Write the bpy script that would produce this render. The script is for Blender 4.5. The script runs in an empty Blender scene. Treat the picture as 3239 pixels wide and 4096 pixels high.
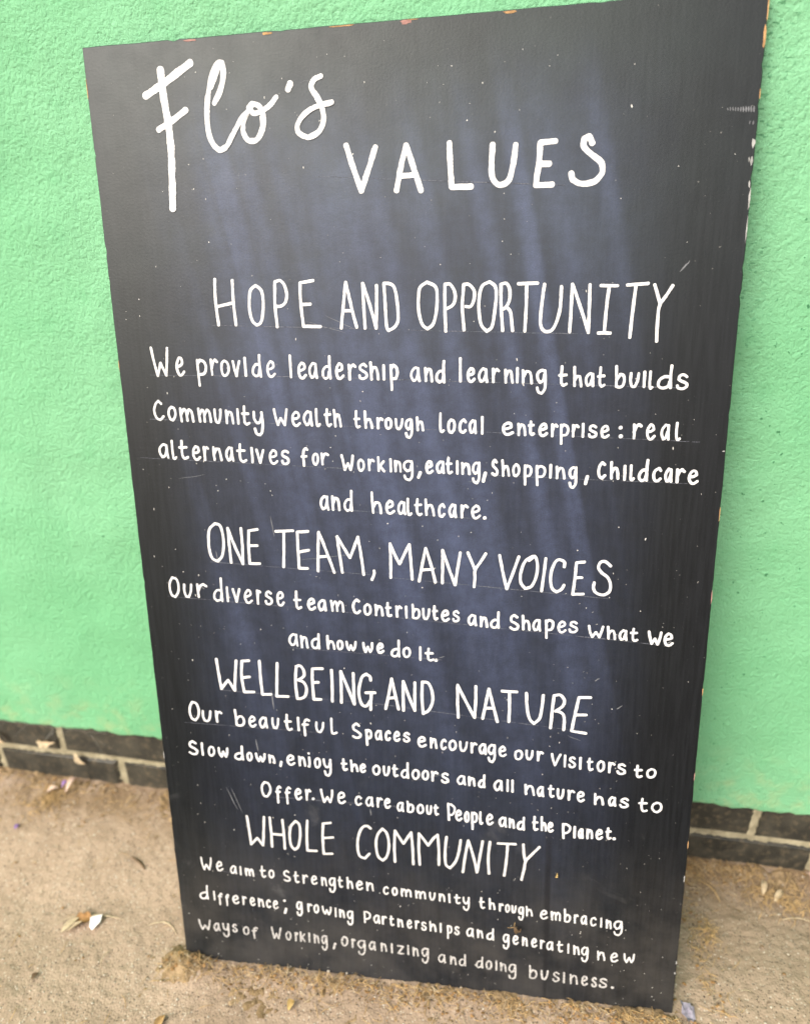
import bpy, bmesh, math, random
import numpy as np
from mathutils import Vector, Matrix
random.seed(11); rng = np.random.default_rng(7)
S = bpy.context.scene; C = S.collection

# ------------------------------------------------------------------ camera
cam = bpy.data.cameras.new('camera'); camo = bpy.data.objects.new('camera', cam); C.objects.link(camo)
camo.matrix_world = Matrix(((0.99022892,-0.07260305,0.11906083,0.0419),(0.13872987,0.42614206,-0.8939558,-0.72271),
                            (0.01416709,0.90173818,0.4320504,0.89346),(0,0,0,1)))
cam.sensor_fit = 'HORIZONTAL'; cam.sensor_width = 36.0; cam.lens = 36.0*2679.1/3239.0
cam.clip_start = 0.02; cam.clip_end = 200.0
cam.dof.use_dof = True; cam.dof.focus_distance = 0.66; cam.dof.aperture_fstop = 3.6
S.camera = camo
# ------------------------------------------------------------------ sky, sun, exposure
SUN_EL, SUN_AZ = math.radians(38), math.radians(213)     # azimuth clockwise from +Y: in front of the wall, to its left
w = bpy.data.worlds.new('World'); S.world = w; w.use_nodes = True
wn = w.node_tree.nodes; wl = w.node_tree.links
bg = wn['Background']; bg.inputs['Strength'].default_value = 0.15
sky = wn.new('ShaderNodeTexSky'); sky.sky_type = 'NISHITA'; sky.sun_disc = False
sky.sun_elevation = SUN_EL; sky.sun_rotation = SUN_AZ; sky.dust_density = 7.0; sky.air_density = 1.0
hs = wn.new('ShaderNodeHueSaturation'); hs.inputs['Saturation'].default_value = 0.5
wl.new(sky.outputs[0], hs.inputs['Color']); wl.new(hs.outputs[0], bg.inputs[0])
sl = bpy.data.lights.new('sun', 'SUN'); sl.energy = 1.45; sl.angle = math.radians(36); sl.color = (1.0, 0.93, 0.82)
so = bpy.data.objects.new('sun', sl); C.objects.link(so); so.location = (-2, -3, 5)
sd = Vector((math.sin(SUN_AZ)*math.cos(SUN_EL), math.cos(SUN_AZ)*math.cos(SUN_EL), math.sin(SUN_EL)))
so.rotation_euler = sd.to_track_quat('Z', 'Y').to_euler()
S.render.engine = 'CYCLES'
S.view_settings.view_transform = 'Standard'; S.view_settings.look = 'None'
S.view_settings.gamma = 1.0; S.view_settings.use_curve_mapping = False; S.view_settings.exposure = 0.56
# lettering strokes: width in mm, then points on the board in mm from the middle of its bottom edge
TEXT = [
('title_script',0,'7:-228,1029.8 -227,1004.9 -224.5,976.7 -225.2,946.1 -228.2,908.9;6.8:-245.3,1008.9 -223.2,1019.5 -197.9,1033.2;5.6:-235.3,979.2 -221.3,985.9 -206.1,994.3;4.6:-177.8,998.1 -171.2,1006.9 -166.3,1021.1 -167,1031 -171.9,1031 -178.6,1020.1 -184.3,998.5 -185.8,981.9 -183.4,966.8 -176.5,958.8 -168.6,961.2 -162.5,969.3 -152.8,982.8 -145.9,988.8;5:-183.8,1004 -185.2,993.1 -185.7,978.2 -182.9,965.8 -176.1,958.4 -169.8,960;3.6:-179.4,1011.1 -171.8,1025.1 -168.5,1031.1;4.2:-167.4,1028.4 -167.9,1017.6 -171.7,1008.8 -177.3,999;4.6:-140,995.8 -148.3,985.3 -151.3,974.3 -147.6,965.7 -140.2,964 -133.2,971.4 -130.3,982.3 -133.8,992.6 -141.1,995.8 -144.5,992.4 -139.5,987.5 -130.9,989.7 -123.2,993.8 -117.1,999.8;4.6:-132.1,984.3 -132.3,975.1 -137.9,965.7 -144.5,964.6;5.4:-103.4,1010.1 -105.9,1004.8;4.6:-74.1,1014 -80.4,1011.7 -83.8,1005.7 -80,998.3 -74.3,988 -73.8,977.1 -78.4,968.2 -88,964.2 -97.3,968.4 -98.4,974.9 -93.4,981.9 -82.6,988.5 -64.8,992;4.4:-80.9,1001.1 -75.2,990.8 -73.1,978.9 -76.8,970 -87,964.7'),
('title_capitals',0,'5:-53.3,955.8 -47.4,936.9 -40.1,915.8 -32.9,934.3 -25.7,952.8;5:-6.9,914.6 -2,936.4 2.8,952.6 9.2,934 16.1,913.5;5:-2.1,927.1 11.2,927.4;5:42.3,952.5 43.1,934.2 44.3,915.2 62.3,914.8;5:81.2,948.9 80.4,932.3 81.6,921 87.8,915 95.8,918.4 99.6,931.3 101.6,947.7;5:136.7,948.5 123.4,948 122.5,931.9 120,913.1 134.9,913.1;5:123.5,930.4 131.8,930.5;5:168.3,944.9 165.7,950.5 161,948.9 161.3,942.6 168.3,935.9 176.4,929.1 177.8,920.8 171.3,913.8 159.6,912.5 152.6,916.5 151,921.6'),
('heading_line',0,'2.9:-191.1,842.4 -192,821.3 -190.7,798.3;2.9:-173,840.9 -173.3,820.8 -172.3,797.9;2.9:-191.2,816.2 -183.8,817.5 -173.8,819.4;2.9:-149.2,835.2 -154.7,830.9 -156.7,821.5 -156.9,810.8 -154.9,801.8 -150.7,797.4 -145.9,800.3 -143.3,810.5 -142.4,822.3 -143.8,830.6 -149.2,835.2;2.9:-129.4,837.8 -130.5,817.3 -129.4,795.2;2.9:-129.2,838.1 -123.4,838.8 -119.3,833.4 -117.9,825.2 -120.3,817.6 -125.6,814.8 -129.4,815.1;2.9:-90.6,838.1 -103.9,836.4 -104.2,818.9 -102.6,795.2 -85.2,794.6;2.9:-103.1,815.9 -94.3,816.1;2.9:-64.4,792.6 -60.9,817.8 -58.3,835.6 -55.2,821.1 -51.7,804.7 -48.7,793;2.9:-61.2,809 -53.1,808.8;2.9:-40.6,792 -41.2,811.4 -41.7,834 -36.1,817.1 -29.4,791.8 -28.6,811.1 -28.1,831.8;2.9:-20.9,833.3 -20.1,816.7 -19.2,794.5 -17.3,789.2 -10.8,793.2 -7.6,800.1 -8.2,815.2 -10.7,829 -15.5,832.8 -20.9,833.3;2.9:20.7,833.2 14.1,828.3 12.4,818.1 12.6,806.6 15.5,794.9 20.9,790.1 26.4,794.7 29.5,806.2 30.4,821 28.5,829 20.7,833.2;2.9:37.8,831 37.7,809.4 38.5,787.4;2.9:38,830.8 42.7,830.6 46.5,825.1 47.5,817.1 45.1,811.5 39.1,808.2;2.9:55.5,829.9 54.4,809 56.1,788.2;2.9:55.5,829.9 60.5,829.7 65.2,824.5 65.5,816.6 62.3,809.9 57.6,810;2.9:79.8,831.7 72.8,827.7 70.2,816.5 70.3,804 72.6,792.5 77.7,786.6 82.6,791.1 84.8,803.6 86.2,817.2 85.1,827.3 79.8,831.7;2.9:90.4,829.2 91,808 92.7,786.9;2.9:90.6,829.2 95.5,829.8 98.5,824.7 98.7,815.7 95.9,809 93,806.6;2.9:96.5,807.9 99.5,804.4 100.8,796.4 102.1,786.7;2.9:106.5,829.1 124.3,829.1;2.9:114.2,828.1 114.3,807.4 113.5,785.9;2.9:130.6,828 128.8,812.7 127.8,795.8 129.5,787.8 134.2,785.2 139.9,788.1 144.7,801 145.9,813.3 146,825.5;2.9:155,784.4 155.6,806.4 155.9,827.2 162.5,810.6 172.2,783.5 172,805.9 171.7,826.4;2.9:181.5,825.2 196.5,824.6;2.9:189,824.2 187.5,805.6 186.6,783.2;2.9:181.1,783 192.1,782.7;2.9:204.8,824.9 223.4,825.9;2.9:212.6,824.1 211.1,802.7 209.8,778.2;2.9:229,824.7 232.4,815.3 234.9,807.6;2.9:244.9,823.4 240,815.1 234.9,807.1 233.7,795.6 234,774.4'),
('text_line',0,'2.56:-266.3,777.6 -264.3,763.6 -261.5,748.9 -257.2,762.2 -252.2,749.4 -250,763.2 -248.5,777.1;2.71:-239.2,758.1 -235.8,759.1 -233.5,761.6 -234.1,766.2 -236.4,767 -238.7,762.8 -239.7,756.8 -237.8,750.2 -235,749.7 -232.1,753;2.34:-217,764.6 -216.8,753.7 -216.3,738.6;2.73:-217.1,760.2 -214.1,764.4 -209.6,762.2 -208,756.5 -210.6,750.8 -216.2,749.8;2.32:-202.2,764.7 -202.1,757.1 -201.8,749.4;2.47:-202,756 -199.9,762.1 -197.9,764.6 -195.6,762.1;2.38:-187.6,763.2 -190.6,760.7 -191.4,754.5 -189.9,749 -187.4,748.4 -184.4,751.5 -183.6,757.3 -185.3,762 -188.3,763.2;2.49:-178.8,762.7 -177.5,755.6 -175.8,747.7 -174.1,755.3 -171.9,762.6;2.72:-166,765.7 -165.9,755.7 -165.8,748.1;2.44:-151,758.9 -154.6,759.1 -157.5,755.2 -158,750.1 -155.2,747.3 -152.2,748.7 -150.7,754.4;2.53:-150.4,768.3 -150.6,759.2 -149.8,746.9;2.32:-142.1,753.9 -138.6,754.7 -136.1,756.7 -136.6,760.6 -139,761.8 -141.7,758.1 -142.5,752.5 -140.7,747.5 -138,746.9 -134.9,749.6;2.46:-118.4,767.5 -118.3,754.6 -118.2,745.9;2.6:-109.4,752.4 -106.5,752.9 -103.7,754.8 -104.3,758.8 -106.8,759.7 -109.4,756.3 -109.8,750.8 -108.4,745.9 -105.6,744.9 -102.7,748;2.34:-92.2,758.5 -94.9,759.5 -98.2,755.3 -98.6,750.2 -96.9,745.4 -94.3,746.4 -92.4,752.7;2.48:-92.3,758.9 -92.1,751.2 -91.3,744.8;2.46:-78.5,755.9 -81.6,755.8 -84.7,752.2 -84.9,746.8 -82.4,744.2 -79.7,746 -78.4,751.4;2.47:-77.8,766 -77.9,755.7 -77.4,744.2;2.72:-70.6,751.3 -67.5,752 -65.2,753.6 -65.6,757.3 -68.1,758.7 -70.3,754.9 -71,750 -69.6,744.8 -67,744.1 -64,746.9;2.73:-58.2,757.3 -57.7,750.3 -57.7,743;2.67:-57.9,749.5 -56,755.2 -53.8,757.3 -51.6,755.4;2.54:-40.7,755.6 -42.9,757.9 -46.3,756.3 -46.8,753.3 -43.9,751 -40.9,748.9 -40.5,745.5 -43.6,743.6 -46.7,744.2 -47.6,746.9;2.7:-36.2,759.3 -35.8,753.9 -35.5,742.7;2.48:-35.5,748.5 -33.6,754.5 -30.8,754.3 -29.4,749.5 -28.8,742.8;2.61:-23.1,756.4 -23.1,749.7 -23,742.5;2.53:-16.1,756.4 -15.6,746.1 -15.3,732.3;2.74:-16,752.1 -13.5,756.4 -10.6,754.2 -9.3,749.1 -11.1,743.3 -15.3,743.1;2.33:11,752.7 8.2,753.6 5.3,750.3 4.3,745.4 6.5,741 9,742.3 10.9,747.8;2.69:11.2,753.1 11.4,746.2 12.4,740.7;2.34:18.2,753.3 18.5,747 18.8,740.6;2.63:18.7,746.2 20.8,752 23.4,751.2 24.3,745.6 24.7,740.2;2.52:35.8,749.6 32.6,750 29.7,746.7 29.6,741.7 32,739.3 34.8,740.9 36.1,745.8;2.72:36.6,759.6 36.2,749.6 36.7,739.1;2.58:52.5,762 52.6,747.5 52.7,739.8;2.69:60.1,745.8 63,746.3 65.3,747.8 64.9,751.4 62.8,752.2 60.6,749.3 59.9,744.7 61.3,740.4 63.6,739.7 66.2,742.1;2.42:77.4,750.5 74.5,751.9 71.6,748.3 70.8,743.6 72.5,739.5 75.1,740.8 77.2,745.9;2.71:77.3,751.2 77.5,744.7 78.4,739.1;2.6:84.2,751.5 84.4,745.3 84.6,738.9;2.49:84.3,744.8 86,749.5 87.7,751.1 89.7,749.3;2.38:96,750.4 96.3,744.2 96.5,738.3;2.33:96.4,743.8 98.8,749.3 101.3,748.7 102.2,743 103,738;2.52:107.4,751.9 107.5,744.1 107.5,738.4;2.49:112.6,749.8 112.9,743.7 113.1,737.5;2.36:113.2,742.9 115.9,748.8 119.2,747.9 120.6,742.6 121.1,737.3;2.67:133.3,748.9 130.1,749.5 126.8,746.7 126.7,741.8 129,738 132.1,740.2 133.3,745.8;2.56:133.6,749.3 133.9,740.8 133.8,732.3 131,727.6 127.7,729 126.5,733.2;2.55:149.3,752.9 148.9,741.9 149.4,736.8 151.2,735 154.1,736.5;2.5:147,744.6 153.7,744.9;2.48:161,752.2 161.3,743.5 161.5,734.4;2.34:161.3,738.7 163.4,743.5 166,743.4 166.9,739.7 167.7,733.9;2.39:177.7,745.1 175.5,745.8 172.6,742.7 172.1,738.4 173.5,734.7 176,735.9 177.5,740.6;2.7:178,745.5 178.2,739.6 178.6,734.2;2.34:185.1,751.4 184.8,740.9 185.1,735.8 186.7,733.6 189.1,735.1;2.69:183,743 188.6,743.5;2.42:199.5,752.5 199.9,743.6 200.1,733.7;2.7:200.2,739.6 203.1,744.7 206.3,743.7 207.3,738.7 206,734.2 202.7,732.8 200,733.9;2.45:213.1,745.7 213,738.9 214.3,733.8 216.9,733.1 219.2,738.2 220,745.5;2.66:225.3,746.9 225.4,739.1 225.5,732.9;2.35:230.6,747 230.4,738.2 230.8,732.4 231.7,731.4 233,732.6;2.63:248.2,742 243.3,742 239,738.7 238.5,733.9 242.2,731.7 246.9,733.2 248.7,738;2.55:249.3,752.2 248.9,741.8 249.4,731.7;2.58:263.5,741.7 260.6,743.7 257.1,742.7 256.4,739.4 259.6,737.6 263.5,735.7 263.8,732.8 260.1,730.8 256.3,731.6 255.4,733.9'),
('text_line',0,'2.39:-261.1,720 -264.1,723.3 -267.7,719.4 -269.7,712.5 -267.7,705.4 -263.7,703.3 -259.6,707.1;2.61:-250.1,716.9 -252.8,714.1 -253.8,709.2 -252.2,704.3 -249.5,703.1 -247,706.4 -246.1,711.2 -247.5,715.7 -250.2,716.7;2.58:-240.4,715.2 -240.2,708.5 -239.7,701.7;2.58:-240,708.8 -236.7,714.5 -234.3,712.3 -233.5,702.2;2.63:-233.4,708.2 -231,714.1 -228.1,711.5 -227,701.5;2.61:-220.4,715 -220,708 -219.4,701.4;2.52:-219.7,708.5 -216.7,713.6 -214.6,711.9 -214.2,701.3;2.56:-214.2,708.1 -210.9,713.8 -208.6,711.1 -207.6,701.1;2.54:-202.7,714 -202.6,706.2 -201.4,701 -198.9,700.5 -197.1,705.6 -196.2,713.8;2.47:-190.2,712.8 -190.1,706.4 -190.1,699.7;2.35:-190.1,705.5 -187.6,711.5 -184.8,710.5 -183.8,705.2 -183.2,699.3;2.5:-177.7,714.1 -177.6,705.5 -177.6,699.2;2.48:-170.3,717 -170.9,706.1 -170.7,700.5 -168.6,698.4 -165.6,699.9;2.65:-173,709.5 -166.2,709.4;2.51:-160.2,711.4 -160.1,704.5 -157.5,699.8 -154.4,700.6 -152.4,706;2.71:-152,710.8 -151.3,700.4 -152.4,691.2 -155,687.4 -158.5,688.7 -160.1,694;2.47:-138.5,713.9 -137.2,705.9 -135.1,697.8 -131.8,704.9 -127.8,697.6 -126.4,705.4 -125,713.7;2.46:-118.6,704 -115.4,704.3 -112.6,706.2 -113.1,709.8 -115.6,711.1 -118.5,707.7 -119.1,702.3 -117.4,697.7 -114.7,696.9 -111.6,699.6;2.51:-100.1,710.2 -103,711.5 -106.4,707.4 -106.9,702.4 -104.9,697.8 -102.4,698.7 -100,704.7;2.67:-99.8,710.9 -99.7,703.7 -98.9,697.2;2.43:-93.8,713.8 -94,703.8 -93.5,697.5 -92.3,696.5 -90.5,698.6;2.5:-82.6,713.6 -83.2,705.3 -82.6,698.7 -81,696.5 -78.8,698.5;2.63:-84.9,708 -79.3,708.4;2.56:-75.3,712.8 -74.8,707.5 -74.4,696;2.34:-74.8,702 -72.7,707.8 -70.6,707.9 -69.5,702.7 -68.7,696;2.32:-52.4,711.6 -52.8,701.1 -52.4,696.8 -51.1,695.2 -49,696.2;2.38:-54.5,703.6 -49.2,703.8;2.5:-43.5,711.3 -43.3,702.9 -42.9,694.7;2.43:-42.9,699 -41,703 -38.4,703.1 -37.3,699.6 -36.4,694.5;2.67:-30.6,704.4 -30.3,699.2 -30.2,694.2;2.72:-30.4,698.5 -29,702.7 -27.2,704 -25.5,702.7;2.68:-19.4,704 -21.8,702.1 -22.2,698.3 -21.3,694.8 -19.3,694 -17.2,696 -16.7,699.8 -17.8,703 -19.8,704;2.36:-12,703.5 -11.8,698.2 -10.6,694.1 -8.4,693.8 -6.3,697.4 -5.4,703.3;2.5:3.5,702.4 0.8,702.6 -1.3,700.2 -1.6,696.1 0.3,693.1 2.4,694.8 3.5,699.8;2.51:3.6,702.7 4.1,695.6 3.8,688.5 1.7,684.9 -0.7,685.7 -1.8,689.4;2.51:9.5,704.9 9.7,700.3 10.1,692.2;2.35:9.9,696.4 11.6,700.4 14,700.5 14.8,697.2 15.4,692;2.37:33,708.9 32.7,697 33.2,691.5 34.5,690.3 36.2,692;2.72:43.7,702.6 41.5,700.1 40.9,695.6 41.9,690.8 44.2,689.8 46.2,692.7 47,697.3 45.8,701.6 43.5,702.3;2.65:58,700 56.1,702.7 53.3,700.2 52.1,695.4 53.3,690.9 55.7,689.9 57.8,692.2;2.43:67.1,700.6 64.9,701.8 62.3,698.2 62.1,693.9 63.3,689.8 65.4,690.8 66.9,696;2.45:67,701.5 67.3,695 67.9,689.2;2.43:74.2,705.2 74.3,696.5 74.3,688.8;2.69:95.2,693.2 99.2,693.9 102.6,695.2 102,698.4 99,699.1 95.5,696.6 94.9,692.4 97,688.5 100.5,688.1 104.2,689.9;2.41:109.5,698.4 109.9,692.8 110,687.3;2.49:109.9,692.4 112.1,697.5 114.6,696.6 115.7,692.2 116.1,687.2;2.65:121.4,700.6 121.1,694.3 121.5,689.3 122.7,687.6 124.5,688.9;2.62:119.7,696.7 124.1,697.1;2.72:130.5,692.4 133.5,692.9 136.2,694.2 135.5,697.5 133.2,698 130.9,695.4 130,691.3 131.5,687.4 134.3,686.9 137,689.2;2.57:142.1,697.7 142.3,691.8 142.3,686.2;2.5:142.4,691.4 143.8,695.9 145.3,697.5 146.8,695.7;2.41:150.6,697.3 150.7,689.9 151.1,678.9;2.35:150.7,694.4 152.9,697.5 156.2,695.9 157.4,691.9 155.5,687.7 151,687.1;2.38:161.9,697 162,691.4 162.2,685.9;2.71:162,690.8 163.4,695.4 165.1,696.7 166.9,695.2;2.6:171.3,698.1 171.4,691.2 171.4,685.7;2.5:183.3,694.9 181.2,696.4 178.3,695.5 177.8,692.6 180.5,691 183.4,689.5 183.6,686.9 181,685.4 178,686 177.2,688.1;2.38:189.3,690.8 192.2,690.9 194.8,692.5 194,695.4 192.1,696 189.4,693.6 189.1,689.3 190.2,685.8 192.9,685.3 195.6,687.3;3.78:206.3,694.5 206.4,694.4 206.5,694.2;3.78:206.7,686.4 206.9,686.2 207,686;2.39:218.7,697.6 219.2,691 219.2,684.2;2.71:219,690 220.9,695.5 223.2,697.5 225.4,695.9;2.42:231.9,690.5 234.4,690.9 237.1,692.6 236.3,696.1 234.3,697.5 231.9,693.8 231.3,688.9 232.8,684.2 235.2,683.4 238.1,686.5;2.41:250.2,696 247.9,697.1 245.1,693.1 244.6,688 246.3,683.4 248.3,684.9 250,690.6;2.4:250.5,696.8 250.4,689.5 251,683.2;2.39:258.1,698.9 257.9,689.4 258.6,683.7 259.7,682.7 261.3,684'),
('text_line',0,'2.44:-260.5,676 -263.7,677.2 -267.8,673.3 -268.2,668.5 -266,663.8 -262.8,665 -260.6,670.9;2.47:-260.3,676.7 -259.9,669.2 -259.1,663;2.44:-253.5,681.1 -253.7,669.2 -253.2,662.9 -251.9,661.9 -249.9,663.6;2.62:-242.4,681.2 -242.9,670.5 -242.3,664.4 -240.1,662.4 -236.6,663.8;2.61:-245.5,674.1 -237.4,674.3;2.51:-230.1,668.2 -226.8,668.5 -224.3,670.1 -224.8,674 -227.4,675.2 -229.9,671.7 -230.6,666.8 -229,661.8 -226.1,661.2 -223.1,663.7;2.71:-218,674.5 -217.8,667.8 -217.8,660.7;2.35:-217.9,667.1 -216.5,672.5 -214.9,674.4 -213.3,672.9;2.5:-207.4,674.5 -207.4,667.4 -207.1,660.8;2.58:-207.1,666.8 -204.4,672.8 -201.2,672.3 -200.1,666.2 -199.4,660.6;2.58:-187.4,673 -190.1,674.1 -193,670.3 -193.5,665.2 -191.7,660.6 -189.3,661.9 -187.6,667.8;2.64:-187.4,673.7 -187.2,666.3 -186.3,660.2;2.54:-177.8,677.7 -178.6,667.8 -178.1,661.4 -175.5,658.9 -172.1,660.8;2.58:-181.3,670.8 -173.1,670.9;2.72:-165.4,673.7 -165.3,665.1 -165.3,658.7;2.59:-160.2,672 -158.5,665 -156.9,658.2 -154.9,665.1 -152.8,671.6;2.38:-145.5,664.5 -142,664.7 -139.2,666.3 -139.5,670.1 -142.3,671.4 -145.1,668 -145.8,663.1 -144.1,658.1 -141.2,657.5 -138.1,660;2.69:-126.2,669.1 -128.7,670.7 -131.8,669.6 -132.2,666.1 -129.4,664.2 -126.6,662.5 -126.3,659 -128.9,657.2 -132,657.7 -132.8,660.4;2.7:-105.3,672 -106.9,673.5 -109,671.3 -109.9,665.5 -109.5,655.4;2.35:-111.8,664.9 -106.5,665.3;2.38:-96.9,667.8 -99,665.8 -99.5,661.3 -98.4,657.2 -96.7,656.5 -94.9,659.4 -94.3,663.4 -95.2,667.1 -97.2,667.8;2.45:-90.2,668.2 -89.9,662.7 -89.6,656.9;2.44:-89.7,661.9 -87.8,666.6 -86,668 -83.5,666.7;2.52:-69.3,666.6 -67.6,659 -66.4,651.3 -62.8,658.1 -60.1,651.1 -58.4,658.7 -57.5,666.2;2.43:-49.2,662 -51.5,659.9 -51.9,655.5 -50.8,651.3 -48.8,650.6 -46.7,653.3 -46.2,657.5 -47.5,660.8 -49.5,662.1;2.27:-40.9,662.2 -40.7,656.6 -40.5,651.1;2.24:-40.6,656.3 -39.1,660.8 -37.4,662 -35.7,660.4;2.33:-31,664.7 -30.7,650.4;2.54:-25.5,660.3 -30.2,654.7;2.47:-29.2,655.3 -25,650.1;2.41:-18.4,662.7 -18.2,655.5 -18.2,650;2.35:-13.7,661 -13.4,655.6 -13.3,650.1;2.22:-13.1,655 -11.4,660.2 -9.2,659.4 -8.3,654.7 -8.1,649.9;2.39:3,660.3 -0.7,660.8 -4,658.4 -4.2,653.9 -1.4,650.6 1.7,652.2 3.3,657.5;2.29:3.5,660.8 4,653.2 3.6,645.1 0.9,641.2 -2.8,642.6 -4.2,646;3.06:12.1,649.3 11.1,646.6 10,643.9;2.72:18.9,654.5 21.5,655 23.7,656.3 23.1,659.7 21.3,660.7 19.1,657.8 18.6,653.3 19.8,649.3 22.1,649 24.7,651;2.64:35.2,659.6 32.7,660.5 29.8,657.1 29.5,652.9 30.9,649.3 33.3,650.4 34.9,655.1;2.65:35.2,660.3 35.5,654 35.9,648.9;2.57:40.8,664.1 40.4,655.5 40.7,650.2 42,648.6 44.2,650.1;2.43:38.7,658.2 43.8,658.4;2.52:49.7,661 49.7,654 49.8,648.3;2.33:54.6,659.4 55,653.8 55.1,648.1;2.73:55.1,653.3 57.6,658.1 60.3,657.7 61.5,652.6 61.9,647.9;2.4:70.9,658.7 68.3,659.3 66,656.5 65.4,652.3 67.5,648.5 69.9,650.3 71.1,656.2;2.4:71.5,659.6 71.7,651.2 71.5,643.2 69.3,638.7 66.6,640.3 65.6,643.8;3.24:77.9,649.3 76.9,645 75.8,640.6;2.68:88.8,660 87.3,662.5 85.5,660.1 85.6,656.6 87.8,654.1 89.6,651.5 89.1,648.1 87,647.3 84.8,648.9;2.36:94.6,662.2 95.1,655.9 95.5,646.5;2.39:95.4,651.3 97.1,655.8 99.4,656.1 100.5,651.8 101.2,646.6;2.47:108.3,657.9 106.1,655.9 105.5,651.5 106.5,647.2 108.5,646.5 110.5,648.9 111.1,653.2 109.9,656.9 107.9,658.2;2.46:116.8,657.2 116.9,649 117.3,637.7;2.43:116.6,654 119.1,656.9 122.1,655.4 123,651.2 121.3,646.9 117.2,646.4;2.51:128.5,656.7 128.6,648.7 129.3,637.4;2.32:128.5,653.2 131.5,656.4 135.4,655 136.4,650.4 134.3,646.3 129,645.8;2.65:141.8,657.8 141.9,650.7 141.9,645.1;2.52:147.8,656.1 148.2,650.3 148.2,644.6;2.36:148.5,649.9 150.9,654.9 153.5,653.9 154.7,649.3 155.4,644.3;2.48:165.8,654.7 163.4,655.3 160.9,652.8 160.6,648.3 162.7,644.8 165.1,646.7 166,652;2.51:166.3,655.6 166.6,647.6 166.4,639.1 164.2,635.2 161.8,636.3 160.7,640.2;3.24:177.5,646.7 176.6,642.9 175.8,639.1;2.72:193.5,658.4 191.3,660.5 189,657.4 187.9,651.9 189.2,646.5 191.8,645 194.2,647.8;2.62:199.8,660.9 199.9,654.7 200.5,644.8;2.72:200.2,649.8 202.3,654.8 204.8,654.8 206,650.7 206.6,644.6;2.69:212.6,657.3 212.7,649.8 212.8,643.6;2.56:218.5,657.8 218.5,649.6 218.7,644.5 219.8,643.2 221.4,645;2.79:232.6,653.2 229.7,653.3 226.9,649.6 226.6,645.3 228.8,642.7 231.9,644.5 233.1,648.8;2.7:233.6,663.3 233.2,652.7 233.7,643;2.69:246.3,652.8 244.5,655.3 241.1,652.8 239.9,648.1 241.2,643.5 244,642.9 246.5,645.1;2.68:255.7,653.4 253.6,654.6 251.5,650.8 251,646.6 252.2,642.5 254.2,643.3 255.6,648.7;2.65:255.8,654.2 256,647.7 256.4,642.1;2.92:261.5,654.1 261.7,648.1 261.9,641.8;2.78:261.7,647.3 263.6,652.2 265.8,654.2 268.1,652;2.57:273.4,646.8 276.7,647.3 279.5,648.9 278.8,651.9 276.3,652.8 273.8,650.3 272.9,645.4 274.8,641.4 277.5,640.6 280.7,642.9'),
('text_line',0,'2.61:-87.1,621.9 -89.7,623 -92.7,619.5 -93.5,613.8 -91.6,609.1 -89,610.6 -87,616.8;2.44:-86.6,622.7 -86.7,615.2 -85.6,608.5;2.62:-80.9,623 -80.7,615.5 -80.6,608.5;2.65:-80.4,615.1 -78.1,621.3 -75.4,620.3 -74.1,614.6 -73.9,608.3;2.37:-61.3,619.6 -64.8,619.7 -67.7,615.6 -67.7,610.7 -65.5,607.8 -62.4,609.4 -61.1,615.2;2.39:-60.5,629.2 -60.8,619 -60.6,607.8;2.41:-38.8,627.9 -38.5,616.7 -37.7,606;2.71:-38,611.5 -35.2,617.1 -31.7,616.8 -30.1,612.3 -29.5,605.9;2.66:-23.4,612.3 -19.7,612.7 -17.2,614.4 -17.7,618 -20.2,619.1 -22.8,615.9 -23.6,611.1 -22.2,606.5 -19.2,605.7 -15.8,608.3;2.43:-5.3,616.9 -7.9,618.2 -10.5,614.5 -11.1,609.6 -9.5,605.6 -7.1,606.7 -5.4,611.9;2.61:-5.1,617.5 -5.1,611.1 -4.2,605.1;2.43:-1.2,621.6 -1.4,611.5 -0.7,605.4 0.6,604.5 2.3,606.1;2.46:8.8,621.3 8.1,612.5 8.9,606.5 10.5,604.5 13,605.9;2.42:6.2,615 12.5,615.5;2.49:17.3,621.1 17.5,615.1 18,604.7;2.49:17.8,609.7 20.4,614.9 23.4,614.7 24.7,610.7 25.7,604.2;2.61:36.4,613.3 34.7,616.3 32.1,614 31.1,608.8 32,604.1 34.3,603.2 36.5,606;2.61:47.3,615.1 44.9,616.1 42.4,612.3 41.9,607.7 43.3,603.4 45.6,604.7 47,610.2;2.61:47.4,615.7 47.5,608.8 48.2,603;2.51:54.2,615.5 54.4,609.3 54.4,602.7;2.65:54.5,608.8 56.3,614 58.3,615.4 60.2,613.6;2.52:65.4,608.5 69,608.9 71.7,610.9 71.2,614 68.6,615.3 65.7,612.1 65.1,607.6 66.8,602.9 69.5,602.4 72.8,605;3.78:77.5,603 77.6,602.8 77.7,602.6'),
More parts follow.
